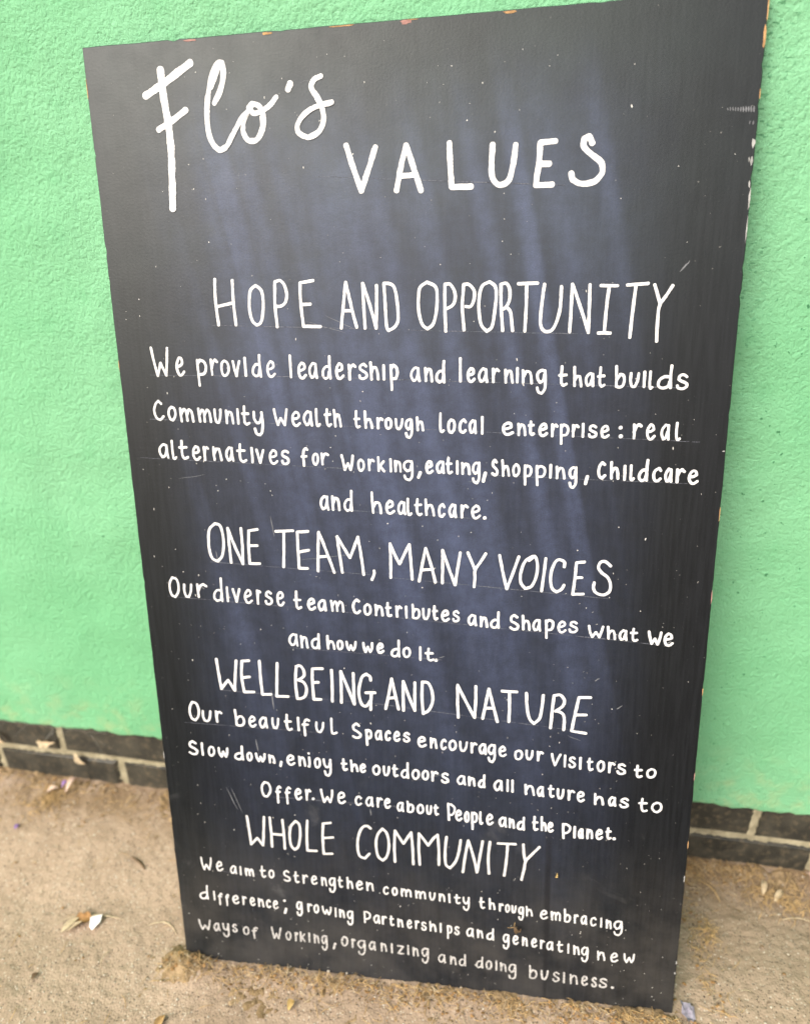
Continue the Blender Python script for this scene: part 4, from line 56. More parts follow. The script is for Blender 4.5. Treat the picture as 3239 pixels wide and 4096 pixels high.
# ------------------------------------------------------------------ helpers
def tag(o, label=None, cat=None, group=None, kind=None):
    if label: o['label'] = label
    if cat: o['category'] = cat
    if group: o['group'] = group
    if kind: o['kind'] = kind
    return o
def empty(name, M=None):
    o = bpy.data.objects.new(name, None); C.objects.link(o); o.empty_display_size = 0.05
    if M is not None: o.matrix_world = M
    return o
def mesh(name, V, F, mat, parent=None, smooth=False):
    me = bpy.data.meshes.new(name); me.from_pydata([tuple(v) for v in V], [], [tuple(f) for f in F]); me.validate(); me.update()
    if smooth: me.polygons.foreach_set('use_smooth', [True]*len(me.polygons))
    for m in (mat if isinstance(mat, list) else [mat]): me.materials.append(m)
    o = bpy.data.objects.new(name, me); C.objects.link(o)
    if parent: o.parent = parent
    return o
def grid_mesh(name, P, mat, parent=None, flip=False):
    n, m = P.shape[:2]
    me = bpy.data.meshes.new(name); nf = (n-1)*(m-1)
    me.vertices.add(n*m); me.vertices.foreach_set('co', P.reshape(-1).astype(np.float32))
    i = np.arange(n*m).reshape(n, m)
    q = np.stack([i[:-1,:-1], i[1:,:-1], i[1:,1:], i[:-1,1:]], -1).reshape(-1, 4)
    if flip: q = q[:, ::-1]
    me.loops.add(nf*4); me.loops.foreach_set('vertex_index', q.reshape(-1).astype(np.int32))
    me.polygons.add(nf); me.polygons.foreach_set('loop_start', np.arange(0, nf*4, 4, dtype=np.int32))
    me.update(calc_edges=True); me.polygons.foreach_set('use_smooth', [True]*nf); me.validate()
    me.materials.append(mat)
    o = bpy.data.objects.new(name, me); C.objects.link(o)
    if parent: o.parent = parent
    return o
def band(n, m, step, lo, hi, seed):
    """noise on an n x m grid holding wavelengths lo..hi (metres), unit deviation"""
    r = np.random.default_rng(seed); f = np.fft.rfft2(r.standard_normal((n, m)))
    k = np.hypot(np.fft.fftfreq(n, step)[:,None], np.fft.rfftfreq(m, step)[None,:])+1e-9
    g = np.exp(-(np.log(k*math.sqrt(lo*hi))/ (0.5*math.log(hi/lo)+.15))**2)
    a = np.fft.irfft2(f*g, (n, m)); return a/a.std()
class NT:
    def __init__(s, name):
        s.m = bpy.data.materials.new(name); s.m.use_nodes = True; s.t = s.m.node_tree
        s.b = s.t.nodes['Principled BSDF']; s.co = s.n('ShaderNodeTexCoord').outputs['Object']
    def n(s, t, **k):
        x = s.t.nodes.new(t)
        for a, v in k.items(): setattr(x, a, v)
        return x
    def set(s, sock, v):
        if hasattr(v, 'is_output'): s.t.links.new(v, sock)
        else:
            if isinstance(v, (tuple, list)) and len(v) == 3 and sock.type == 'RGBA': v = (*v, 1)
            sock.default_value = v
    def map(s, scale=(1,1,1), rot=(0,0,0), loc=(0,0,0), co=None):
        x = s.n('ShaderNodeMapping'); s.set(x.inputs[0], co or s.co)
        x.inputs['Scale'].default_value = scale; x.inputs['Rotation'].default_value = rot; x.inputs['Location'].default_value = loc
        return x.outputs[0]
    def noise(s, scale, detail=3, rough=.55, co=None, dist=0):
        x = s.n('ShaderNodeTexNoise'); s.set(x.inputs['Vector'], co or s.co); x.inputs['Scale'].default_value = scale
        x.inputs['Detail'].default_value = detail; x.inputs['Roughness'].default_value = rough; x.inputs['Distortion'].default_value = dist
        return x.outputs['Fac']
    def voro(s, scale, feature='F1', out='Distance', co=None):
        x = s.n('ShaderNodeTexVoronoi'); x.feature = feature; s.set(x.inputs['Vector'], co or s.co); x.inputs['Scale'].default_value = scale
        return x.outputs[out]
    def ramp(s, v, a, b, lo=0., hi=1.):
        x = s.n('ShaderNodeMapRange'); x.interpolation_type = 'SMOOTHSTEP'
        s.set(x.inputs[0], v)
        for i, q in enumerate((a, b, lo, hi)): x.inputs[i+1].default_value = q
        return x.outputs[0]
    def math(s, op, a, b=0.):
        x = s.n('ShaderNodeMath', operation=op); s.set(x.inputs[0], a); s.set(x.inputs[1], b); return x.outputs[0]
    def mul(s, *a):
        r = a[0]
        for q in a[1:]: r = s.math('MULTIPLY', r, q)
        return r
    def mix(s, f, a, b):
        x = s.n('ShaderNodeMix', data_type='RGBA'); s.set(x.inputs[0], f); s.set(x.inputs[6], a); s.set(x.inputs[7], b); return x.outputs[2]
    def xyz(s):
        x = s.n('ShaderNodeSeparateXYZ'); s.set(x.inputs[0], s.co); return x.outputs
    def col(s, v): s.set(s.b.inputs['Base Color'], v); return s
    def rough(s, v, spec=.5): s.set(s.b.inputs['Roughness'], v); s.b.inputs['Specular IOR Level'].default_value = spec; return s
    def bump(s, h, dist, strength=1.):
        x = s.n('ShaderNodeBump'); s.set(x.inputs['Height'], h); x.inputs['Distance'].default_value = dist; x.inputs['Strength'].default_value = strength
        s.t.links.new(x.outputs[0], s.b.inputs['Normal']); return s

# ------------------------------------------------------------------ materials
def m_render():
    t = NT('green_masonry_paint'); big = t.noise(2.2, 3); mid = t.noise(26, 4)
    c = t.mix(t.ramp(big, .35, .68), (.148,.408,.205), (.188,.445,.246))
    c = t.mix(t.mul(t.ramp(mid, .5, .75), .35), c, (.118,.372,.178))
    pit = t.ramp(t.noise(150, 2), .66, .73)
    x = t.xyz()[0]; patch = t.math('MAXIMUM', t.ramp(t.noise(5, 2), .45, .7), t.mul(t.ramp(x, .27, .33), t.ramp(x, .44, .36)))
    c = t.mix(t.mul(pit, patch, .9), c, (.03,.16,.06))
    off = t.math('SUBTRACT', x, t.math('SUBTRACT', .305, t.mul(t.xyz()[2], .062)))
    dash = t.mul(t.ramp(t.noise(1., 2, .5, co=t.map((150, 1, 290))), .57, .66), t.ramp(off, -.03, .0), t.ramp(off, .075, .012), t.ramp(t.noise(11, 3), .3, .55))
    c = t.mix(t.mul(dash, .7), c, (.045,.19,.08))       # dark green dashes along the right edge of the board
    z = t.xyz()[2]                                      # splash dirt on the lowest few centimetres
    d = t.mul(t.ramp(z, .26, .115), t.ramp(t.noise(38, 5), .45, .7), .45)
    c = t.mix(d, c, (.36,.40,.20))
    t.col(c).rough(.68, .35)
    h = t.math('ADD', t.mul(t.ramp(t.noise(300, 3, .6), .28, .62), .6), t.mul(t.ramp(t.noise(170, 2), .25, .6), .7))
    return t.bump(h, .0015, .55).m
def m_brick():
    t = NT('dark_engineering_brick'); c = t.mix(t.ramp(t.noise(30, 4), .35, .7), (.020,.0195,.015), (.050,.046,.034))
    c = t.mix(t.mul(t.ramp(t.noise(90, 5, .7), .48, .72), .75), c, (.125,.10,.062))
    c = t.mix(t.ramp(t.noise(420, 2), .72, .78, 0, .8), c, (.34,.32,.22))
    return t.col(c).rough(.62, .5).bump(t.noise(160, 5), .0012, .6).m
def m_mortar():
    t = NT('pale_mortar'); c = t.mix(t.ramp(t.noise(45, 5, .75), .38, .72), (.26,.23,.15), (.43,.385,.265))
    return t.col(c).rough(.95, .2).bump(t.noise(260, 5), .0015, .7).m
def m_tarmac():
    t = NT('dusty_tarmac'); c = t.mix(t.ramp(t.noise(9, 4), .3, .7), (.325,.240,.168), (.380,.286,.206))
    c = t.mix(t.ramp(t.noise(70, 5, .7), .5, .72, 0, .4), c, (.215,.158,.106))
    c = t.mix(t.mul(t.ramp(t.noise(150, 4, .65), .58, .68), t.ramp(t.noise(6, 3), .35, .65), .75), c, (.115,.080,.050))
    cell = t.voro(330, out='Color'); sp = t.n('ShaderNodeSeparateColor'); t.set(sp.inputs[0], cell)
    near = t.ramp(t.voro(330), .42, .30)
    c = t.mix(t.mul(t.ramp(sp.outputs[0], .80, .84), near, .8), c, (.50,.44,.35))
    c = t.mix(t.mul(t.ramp(sp.outputs[1], .84, .88), near, .75), c, (.075,.058,.042))
    c = t.mix(t.ramp(t.noise(520, 2), .66, .74, 0, .5), c, (.46,.39,.30))
    y = t.xyz()[1]                                      # soil washed against the wall foot
    c = t.mix(t.mul(t.ramp(y, -.11, -.005), t.ramp(t.noise(22, 5), .3, .6), .85), c, (.20,.135,.072))
    return t.col(c).rough(.92, .25).bump(t.math('ADD', t.noise(300, 4, .6), t.mul(t.voro(330), .8)), .0011, .7).m
def m_soil():
    t = NT('dry_soil'); c = t.mix(t.ramp(t.noise(45, 5, .7), .35, .68), (.225,.155,.08), (.37,.265,.15))
    c = t.mix(t.ramp(t.noise(300, 3), .6, .7, 0, .7), c, (.44,.34,.20))
    return t.col(c).rough(.95, .2).bump(t.noise(240, 6, .7), .003, .9).m
def flat(name, rgb, rough=.8, var=.25, scale=120, spec=.3):
    t = NT(name); d = tuple(q*(1-var) for q in rgb); l = tuple(min(1, q*(1+var*.6)) for q in rgb)
    return t.col(t.mix(t.ramp(t.noise(scale, 4), .35, .65), d, l)).rough(rough, spec).m
def m_board():
    t = NT('worn_blackboard_paint'); X, Y, Z = t.xyz()[:3]
    br = t.noise(1., 3, .6, co=t.map((260, 14, 1)))
    base = t.mix(t.ramp(br, .3, .7), (.0045,.0052,.0066), (.0090,.0100,.0122))
    base = t.mix(t.ramp(t.noise(500, 2), .6, .8, 0, .16), base, (.06,.06,.065))
    # wiped chalk: leaning swathes in the middle of the board, cleaner along its edges
    slant = t.map((1, 1, 1), (0, 0, math.radians(-12)))
    s1 = t.math('MAXIMUM', t.ramp(t.noise(1., 1, .5, co=t.map((20, .6, 1), loc=(3.1, .4, 0), co=slant), dist=.4), .42, .76),
                t.mul(t.ramp(t.noise(1., 1, .5, co=t.map((34, .8, 1), loc=(7.7, 2.4, 0), co=slant), dist=.1), .50, .72), .75))
    s2 = t.ramp(t.noise(1., 3, .6, co=t.map((44, 1.6, 1), co=slant)), .42, .75)
    cl = t.ramp(t.noise(2.6, 2, .5), .28, .68, .62, 1.)
    mx = t.mul(t.ramp(X, -.285, -.17), t.ramp(X, .265, .15)); my = t.mul(t.ramp(Y, .04, .48, .12, 1.), t.ramp(Y, 1.05, .90))
    dust = t.mul(mx, my, cl, t.math('ADD', t.math('ADD', t.mul(s1, t.ramp(Y, .30, .78, .20, .74)), t.mul(s2, .10)), .30))
    fine = t.mul(t.ramp(t.noise(900, 3, .7), .35, .75, .72, 1.2), t.ramp(t.noise(55, 5, .7), .3, .7, .75, 1.2))
    c = t.mix(t.mul(dust, fine, .32), base, (.19,.24,.45))
    top_veil = t.mul(t.ramp(t.noise(5, 4, .65), .25, .75, .35, 1.), t.ramp(Y, .68, 1.06, .14, 1.), t.ramp(X, .31, .12, .45, 1.), .075)  # patchy haze and greenish sheen painted into the colour, strongest at the top
    c = t.mix(top_veil, c, (.31,.43,.40))
    # dirt splashed and dried over the lowest part, dark rain runs through it
    low = t.mul(t.ramp(Y, .27, .02), t.ramp(t.noise(12, 5, .65), .25, .7), .085)
    c = t.mix(low, c, (.40,.36,.31))
    smear = t.mul(t.ramp(t.noise(14, 5, .6, dist=.6), .60, .78), t.ramp(Y, .34, .20), t.ramp(Y, .02, .10), .11)
    c = t.mix(smear, c, (.42,.41,.40))
    run = t.mul(t.ramp(t.noise(1., 1, .5, co=t.map((55, .9, 1))), .60, .72), t.ramp(Y, .30, .17), t.ramp(X, -.02, .06))
    c = t.mix(t.mul(run, .6), c, (.010,.010,.011))
    sp = t.ramp(t.noise(260, 2, .5), .745, .77)
    c = t.mix(t.mul(sp, t.ramp(Y, 1.0, .0, .25, .9)), c, (.48,.46,.42))
    t.col(c); t.rough(t.ramp(t.math('ADD', t.noise(34, 4, .65), t.mul(dust, .4)), .25, .9, .43, .50), .5)
    t.set(t.b.inputs['Specular IOR Level'], t.ramp(Y, .12, 1.0, .09, .35))      # less specular towards the foot
    return t.bump(t.math('ADD', t.mul(br, .10), t.noise(420, 3)), .00022, .6).m
def m_edge():
    t = NT('plywood_edge'); c = t.mix(t.ramp(t.noise(80, 4, .65), .50, .66), (.02,.02,.02), (.34,.20,.10))
    return t.col(c).rough(.85, .3).m
def m_chalk(name, hi, lo, a, b, sc=420):
    t = NT(name); f = t.ramp(t.noise(sc, 4, .65), a, b)
    return t.col(t.mix(f, lo, hi)).rough(.9, .2).bump(t.noise(700, 2), .0002, .5).m
M_RENDER, M_BRICK, M_MORTAR, M_TARMAC, M_SOIL = m_render(), m_brick(), m_mortar(), m_tarmac(), m_soil()
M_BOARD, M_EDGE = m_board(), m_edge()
M_CHALK = [m_chalk('white_chalk_paint', (.74,.735,.725), (.47,.47,.48), .30, .56),
           m_chalk('light_grey_chalk_paint', (.62,.61,.595), (.34,.335,.33), .25, .55),  # greyer tones of the chalk, used for the lower lines
           m_chalk('grey_chalk_paint', (.52,.505,.485), (.20,.195,.19), .30, .62)]
M_GUIDE = m_chalk('faint_guide_chalk', (.16,.17,.20), (.035,.036,.045), .35, .65, 700)
M_FLECK = flat('pale_paint_fleck', (.55,.54,.51)); M_WOOD = flat('bare_wood', (.42,.245,.11), .85); M_PINK = flat('pink_primer', (.33,.18,.155), .85)
M_CHIPW = flat('pale_chipped_filler', (.31,.31,.30), .85)
M_STRAW = flat('dry_straw', (.47,.315,.14)); M_STRAWP = flat('bleached_straw', (.50,.40,.26)); M_LEAF = flat('dead_leaf', (.34,.185,.07)); M_CRUMB = flat('leaf_crumb', (.27,.155,.06))
M_GRIT = flat('pale_grit', (.52,.46,.37)); M_GRITD = flat('dark_grit', (.07,.055,.04)); M_PAPER = flat('white_paper', (.80,.77,.71), .85, .08)
M_PETAL = flat('faded_petal', (.56,.42,.33), .8, .15); M_PURP = flat('purple_petal', (.25,.15,.34), .8); M_YEL = flat('yellow_seed', (.48,.35,.14)); M_BUG = flat('dry_husk', (.13,.085,.045)); M_LILAC = flat('lilac_scrap', (.27,.25,.30))

# ------------------------------------------------------------------ ground (a sheet that rises to the right in front of the wall)
def sstep(v, a, b):
    k = np.clip((v-a)/(b-a), 0, 1); return k*k*(3-2*k)
def gz(x, y): return 0.0605*np.clip(x, -.75, .75)*sstep(-np.asarray(y, float), 0., .224)
def mound(x, y):
    """soil heaped at the wall foot and at the board foot"""
    x = np.asarray(x, float); y = np.asarray(y, float)
    wal = .0065*np.exp(-((y-.004)/.030)**2)*(.7+.3*np.sin(x*17+.6)+.25*np.sin(x*41))
    inb = sstep(x, -.345, -.30)*(1-sstep(x, .29, .33))
    brd = inb*.0065*np.exp(-((y+.232)/.020)**2)*(.8+.25*np.sin(x*31)+.2*np.sin(x*67+1))
    cor = .013*np.exp(-(((x+.300)/.026)**2+((y+.236)/.022)**2))
    return wal+brd+cor
xs = np.concatenate([np.linspace(-12, -1.0, 24)[:-1], np.arange(-1.0, .85, .0035), np.linspace(.85, 12, 24)])
ys = np.concatenate([np.linspace(-14, -.62, 28)[:-1], np.arange(-.62, .03, .0035), [.05, .3]])
Yg, Xg = np.meshgrid(ys, xs)
n_, m_ = Xg.shape
rough_ = band(n_, m_, .0035, .008, .03, 3)*.0005 + band(n_, m_, .0035, .05, .3, 4)*.0006
inner = (np.abs(Xg) < 1.0)*(Yg > -.62)
Zg = gz(Xg, Yg)+rough_*inner+mound(Xg, Yg)*.55
ground = grid_mesh('path', np.stack([Xg, Yg, Zg], -1), M_TARMAC); tag(ground, 'dusty tan tarmac path at the foot of the green wall', 'path', kind='structure')
# soil: ridges that follow the mounds, ragged where they thin out
def ridge(name, x0, x1, y0, y1, seed, label):
    st = .0028; xs = np.arange(x0, x1, st); ys = np.arange(y0, y1, st); Y, X = np.meshgrid(ys, xs)
    n = band(*X.shape, st, .008, .035, seed)*.0022 + band(*X.shape, st, .05, .2, seed+1)*.0018
    Z = gz(X, Y)+mound(X, Y)*1.05+n*.6-.0030
    o = grid_mesh(name, np.stack([X, Y, Z], -1), M_SOIL); return tag(o, label, 'soil', kind='stuff')
ridge('soil', -1.0, .85, -.075, .014, 21, 'dry brown soil and crumbs washed along the wall foot')
ridge('soil', -.36, .36, -.285, -.212, 31, 'dry brown soil heaped along the foot of the blackboard')

# ------------------------------------------------------------------ wall
wall = empty('rendered_wall', Matrix.Translation((0, 0, 0)))
tag(wall, 'pebbly mint green rendered wall above a low dark brick plinth', 'wall')
st = .002
xd = np.arange(-.86, .70, st); zd = np.arange(.128, 1.20, st)
xs = np.concatenate([np.linspace(-6, -.86, 20)[:-1], xd, np.linspace(.70, 6, 20)])
zs = np.concatenate([zd, np.linspace(1.20, 3.2, 12)])
Zw, Xw = np.meshgrid(zs, xs); n_, m_ = Xw.shape
h = band(n_, m_, st, .0045, .007, 1)*.00006 + band(n_, m_, st, .012, .03, 2)*.00010 + band(n_, m_, st, .1, .5, 6)*.0008
h = h*((Xw > -.86)*(Xw < .70)*(Zw < 1.2))
Yw = -h
# rounded lip along the bottom edge, curling back under
edge = .1215+band(n_, 4, st, .02, .12, 9)[:, 0]*.0010
def lip_row(a):      # a: 0 = face, 1 = underside
    an = a*math.pi/2
    return np.stack([xs, Yw[:, 0]+.0065*(1-np.cos(an)), edge+.0065*(1-np.sin(an))], -1)
rows = [np.stack([xs, 0*xs+.05, edge], -1)]+[lip_row(a) for a in (1, .75, .5, .25)]
P = np.concatenate([np.stack(rows, 1), np.stack([Xw, Yw, Zw], -1)], 1)
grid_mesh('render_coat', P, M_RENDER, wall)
def brick(V, F, x0, x1, z0, z1, y):
    j = lambda s=.0019: random.uniform(-s, s)
    b = len(V); c = .0035
    y = y+j(.0015)
    fr = [(x0+c+j(), y, z0+c+j()), (x1-c+j(), y, z0+c+j()), (x1-c+j(), y+j(.0008), z1-c+j()), (x0+c+j(), y+j(.0008), z1-c+j())]
    md = [(x0+j(), y+c, z0+j()), (x1+j(), y+c, z0+j()), (x1+j(), y+c, z1+j()), (x0+j(), y+c, z1+j())]
    bk = [(a, y+.09, d) for a, _, d in md]
    V += fr+md+bk; F.append((b, b+1, b+2, b+3))
    for k in range(4):
        n = (k+1) % 4
        F.append((b+k+4, b+n+4, b+n, b+k)); F.append((b+k+8, b+n+8, b+n+4, b+k+4))
V, F = [], []
for z0, z1, x0 in ((-.030, .0500, -.518), (.0600, .118, .455)):
    for k in range(-28, 29): 
        a = x0+k*.2135; brick(V, F, a+.0055, a+.2135-.0055, z0, z1, .0125)
mesh('brick_plinth', V, F, M_BRICK, wall)
xm = np.arange(-6, 6, .004); zm = np.linspace(-.05, .135, 40); Zm, Xm = np.meshgrid(zm, xm)
Ym = .0148+band(*Xm.shape, .0045, .008, .03, 12)*.0008
grid_mesh('mortar', np.stack([Xm, Ym, Zm], -1), M_MORTAR, wall)

# ------------------------------------------------------------------ blackboard: X right, Y up the board, Z out of its face
O_ = Vector((0.0, -0.22453, 0.0)); TL = Vector((-0.36750524, -0.01327919, 1.01189375)); BR = Vector((0.30444189, -0.22344495, 0.01841077)); BL = Vector((-0.30444189, -0.22561529, -0.01841077))
u = (BR-BL).normalized(); v = (TL-BL).normalized(); n = u.cross(v)
MB = Matrix((u, v, n)).transposed().to_4x4(); MB.translation = (BL+BR)/2
board = empty('blackboard', MB)
tag(board, 'tall black chalkboard covered in white hand lettering, leaning on the green wall', 'blackboard')
BWID, BHGT = .609, 1.0538
def outline():
    pts = []; hw = BWID/2; js = []
    def side(a, b, m):
        for i in range(m):
            k = i/m; pts.append((a[0]+(b[0]-a[0])*k, a[1]+(b[1]-a[1])*k))
    side((-hw, 0), (hw, 0), 100); side((hw, 0), (hw, BHGT), 170); side((hw, BHGT), (-hw, BHGT), 100); side((-hw, BHGT), (-hw, 0), 170)
    r = np.random.default_rng(4); a = r.standard_normal((len(pts), 2)); a = (a+np.roll(a, 1, 0)+np.roll(a, 2, 0))/3*.0002
    bite = r.random(len(pts)) < .025
    out = []
    for i, (x, y) in enumerate(pts):
        cx, cy = (0-x), (BHGT/2-y); dx = a[i, 0]; dy = a[i, 1]
        if bite[i]:
            if abs(abs(x)-hw) < .001: dx -= math.copysign(random.uniform(.0004, .0011), x)
            else: dy -= math.copysign(random.uniform(.0006, .0018), y-BHGT/2)
        out.append((x+dx, y+dy))
    return out
ol = outline(); N = len(ol); V = []; F = []
def inset(q, d): x, y = q; return (x-math.copysign(min(d, abs(x)), x), y-math.copysign(d, y-BHGT/2))
V += [(*inset(q, .0009), 0) for q in ol]; V += [(*q, -.0010) for q in ol]; V += [(*q, -.0118) for q in ol]
F.append(tuple(range(N)))
for i in range(N):
    j = (i+1) % N; F.append((N+i, N+j, j, i)); F.append((2*N+i, 2*N+j, N+j, N+i))
F.append(tuple(reversed(range(2*N, 3*N))))
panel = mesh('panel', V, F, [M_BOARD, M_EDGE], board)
for p in panel.data.polygons:
    if abs(p.normal.z) < .3: p.material_index = 1

def smooth_path(pts):
    """Catmull-Rom through soft corners, split at sharp ones"""
    P = [Vector(p) for p in pts]; segs = []; cur = [P[0]]
    for i in range(1, len(P)):
        cur.append(P[i])
        if i < len(P)-1:
            a = (P[i]-P[i-1]); b = (P[i+1]-P[i])
            if a.length > 1e-6 and b.length > 1e-6 and a.angle(b) > math.radians(68): segs.append(cur); cur = [P[i]]
    segs.append(cur); out = []
    for s in segs:
        if len(s) < 3: q = [s[0].lerp(s[-1], k/6) for k in range(7)]
        else:
            closed = (s[0]-s[-1]).length < 1e-3; q = []
            for i in range(len(s)-1):
                p1, p2 = s[i], s[i+1]
                p0 = s[i-1] if i else (s[-2] if closed else p1*2-p2)
                p3 = s[i+2] if i+2 < len(s) else (s[1] if closed else p2*2-p1)
                L = (p2-p1).length; m = max(3, int(L/1.1))
                for k in range(m):
                    t = k/m
                    q.append(.5*((2*p1)+(p2-p0)*t+(2*p0-5*p1+4*p2-p3)*t*t+(3*p1-p0-3*p2+p3)*t**3))
            q.append(s[-1])
        out.append(q)
    return out
class Ribbon:
    def __init__(s): s.V = []; s.F = []; s.k = 0
    def add(s, q, w, z0=.25, taper=0., cap=True, rough=.07):
        z = (z0+(s.k % 7)*.045)*.001; s.k += 1; n = len(q); V, F = s.V, s.F
        ph = random.uniform(0, 9); prev = None; wob = 0
        for i in range(n):
            d = (q[min(i+1, n-1)]-q[max(i-1, 0)])
            if d.length < 1e-6: d = Vector((1, 0))
            d.normalize(); nr = Vector((-d.y, d.x))
            wob = .6*wob+random.uniform(-rough, rough)
            ww = w*.5*(1+.06*math.sin(i*.35+ph))*(1-taper*abs(2*i/(n-1)-1)**3)
            a = q[i]+nr*ww*(1+wob); b = q[i]-nr*ww*(1-wob*.5); zz = z+i*.00022*.15*1e-1
            V.append((a.x*.001, a.y*.001, zz)); V.append((b.x*.001, b.y*.001, zz))
            k = len(V)-2
            if i: F.append((k-2, k-1, k+1, k))
            if cap and i in (0, n-1):
                c0 = len(V); sg = -1 if i == 0 else 1; m = 5
                for t in range(1, m):
                    an = math.pi*t/m; p = q[i]+nr*ww*math.cos(an)+d*sg*ww*.85*math.sin(an); V.append((p.x*.001, p.y*.001, zz))
                ring = [k]+list(range(c0, c0+m-1))+[k+1]
                F.append(tuple(ring) if sg < 0 else tuple(reversed(ring)))
                if i == 0: V.append(V[k]); V.append(V[k+1]); 
    def build(s, name, mat):
        return mesh(name, s.V, s.F, mat, board)
for name, mi, data in TEXT:
    R = Ribbon()
    for stroke in data.split(';'):
        wd, pts = stroke.split(':'); pts = [tuple(map(float, q.split(','))) for q in pts.split(' ')]
        for q in smooth_path(pts): R.add(q, float(wd)*WSCALE)
    R.build(name, M_CHALK[mi])
# faint ruled guide lines under the lettering
for a, b in GUIDES:
    R = Ribbon(); a, b = Vector(a), Vector(b); L = (b-a).length; p = 0
    while p < L:
        e = min(L, p+random.uniform(8, 60)); m = max(2, int((e-p)/4))
        R.add([a.lerp(b, (p+(e-p)*i/m)/L)+Vector((0, random.uniform(-.15, .15))) for i in range(m+1)], random.uniform(.35, .8), .08, .6, False, .2); p = e+random.uniform(0, 3)
    R.build('guide_line', M_GUIDE)

# stray chalk scratches and swipes
M_SCRATCH = flat('grey_chalk_scratch', (.15,.155,.165))
for (x, y, dx, dy, wd) in ((-150, 600, 3, -22, .9), (-215, 560, 2, -14, .8), (-163, 395, 2, -25, 1.2), (-186, 330, 2, -16, 1.1), (60, 640, 14, 2, .6), (250, 835, 8, 9, 1.4), *[(300-2.1*k, 966.5, .4, -5+.25*k, 1.5-.05*k) for k in range(11)], (301, 955, -.3, -3, 1.2), (298, 955, -.3, -2.5, .9),
                            (-80, 805, 30, -14, .5), (-60, 560, -60, -8, .5), (30, 445, 6, 2, .7), (200, 430, -5, -3, 1), (225, 400, -6, -5, 1.1), (-240, 520, 8, -5, 1.3), (262, 470, 7, 6, 1.3), (-100, 800, 40, -12, .4), (-250, 640, 30, 5, .4), (0, 290, 40, 13, .4), (-228, 262, 12, -30, .8), (-222, 262, 12, -34, .6), (170, 360, 14, -5, .5), (-52, 248, 1, -9, .9), (-95, 1010, 10, 2, .6)):
    R = Ribbon(); a = Vector((x, y)); m = 6
    R.add([a+Vector((dx*i/m, dy*i/m+random.uniform(-.4, .4))) for i in range(m+1)], wd, .1, .8, False, .3)
    R.build('chalk_scratch', M_SCRATCH)
# flecks of pale paint on the face
V, F = [], []
def blob(V, F, cx, cy, rx, ry, z, m=7, rot=0.):
    b = len(V)
    for i in range(m):
        a = 2*math.pi*i/m; r = random.uniform(.7, 1.2); x, y = rx*r*math.cos(a), ry*r*math.sin(a)
        V.append((cx+x*math.cos(rot)-y*math.sin(rot), cy+x*math.sin(rot)+y*math.cos(rot), z))
    F.append(tuple(range(b, b+m)))
for i in range(400):
    x = random.uniform(-.295, .295); y = 1.04*random.random()**1.15+.006; r = random.choice((.25, .3, .35, .45, .6))*.001
    blob(V, F, x, y, r, r*random.choice((1, 1, 1.3, 2.6)), .00012, 6, random.uniform(-.3, .3))
mesh('paint_flecks', V, F, M_FLECK, board)['kind'] = 'stuff'
# chips along the edges: bare wood, pink primer, pale filler
def chips(name, spots, mat):
    for x, y, rx, ry in spots:
        V, F = [], []; blob(V, F, x*.001, y*.001, rx*.001, ry*.001, .00018, 11); mesh(name, V, F, mat, board)
chips('bare_wood_chip', [(-123, 1051.6, 5, 1.2), (-52, 1052.4, 12, .5), (95, 1051.7, 6, 1.0), (303.3, 1018, 1.2, 8), (303.9, 1040, .5, 12), (303.9, 975, .4, 5), (303.9, 610, .4, 9), (303.9, 420, .4, 5), (-303.9, 1018, .35, 9), (-303.9, 760, .35, 6), (303.9, 235, .4, 6), (10, 1052.6, 5, .4)], M_WOOD)
chips('pink_primer_chip', [(4.7, 1051.2, 5, 1.9), (-197, 1051.6, 6, 1.1), (303.8, 525, .45, 8), (303.8, 320, .45, 6)], M_PINK)
chips('pale_chip', [(302.4, 938, 1.6, 4), (302.3, 924, 1.2, 3.6), (300.2, 925, .5, 2), (303.4, 893, .7, 10), (302.4, 905, .9, 3), (303.6, 868, .5, 12), (302, 672, 1.1, .7), (303.5, 190, .6, 5), (303.4, 75, .6, 2.5), (302.8, 60, .9, 1.8), (-303.8, 300, .4, 6)], M_CHIPW)

# ------------------------------------------------------------------ litter
def ribbon3(V, F, p, ang, L, wd, bend, lift):
    b = len(V); m = 5; d = np.array([math.cos(ang), math.sin(ang)]); nr = np.array([-d[1], d[0]])
    for i in range(m+1):
        t = i/m; q = np.array(p[:2])+d*L*(t-.5)+nr*bend*math.sin(math.pi*t)*L; ww = wd*(.5-.25*abs(2*t-1)**2)
        z = p[2]+lift*math.sin(math.pi*t)+.0008
        for s in (1, -1):
            e = q+nr*ww*s; V.append((e[0], e[1], z))
        V.append((q[0], q[1], z+wd*.35))
    for i in range(m):
        k = b+3*i; F += [(k, k+2, k+5, k+3), (k+2, k+1, k+4, k+5)]
def top(x, y): return float(gz(x, y)+max(float(mound(x, y)), 0)*1.0)
def spot(kind):
    if kind < .30: return random.uniform(-.9, .8), .006-abs(random.gauss(0, .030))
    if kind < .38: return random.uniform(.30, .48), .004-abs(random.gauss(0, .022))
    if kind < .45: y = random.uniform(-.22, 0); return .345+abs(random.gauss(0, .018)), y
    if kind < .80: return random.uniform(-.335, .345), -.229-abs(random.gauss(0, .015))
    return random.uniform(-.95, .8), random.uniform(-.42, 0)
def straws(name, count, mat, label, lmin, lmax, wd):
    V, F = [], []
    for i in range(count):
        x, y = spot(random.random()); ribbon3(V, F, (x, y, top(x, y)), random.uniform(0, math.pi), random.uniform(lmin, lmax), random.uniform(*wd), random.uniform(-.15, .15), random.uniform(0, .003))
    return tag(mesh(name, V, F, mat), label, 'straw', kind='stuff')
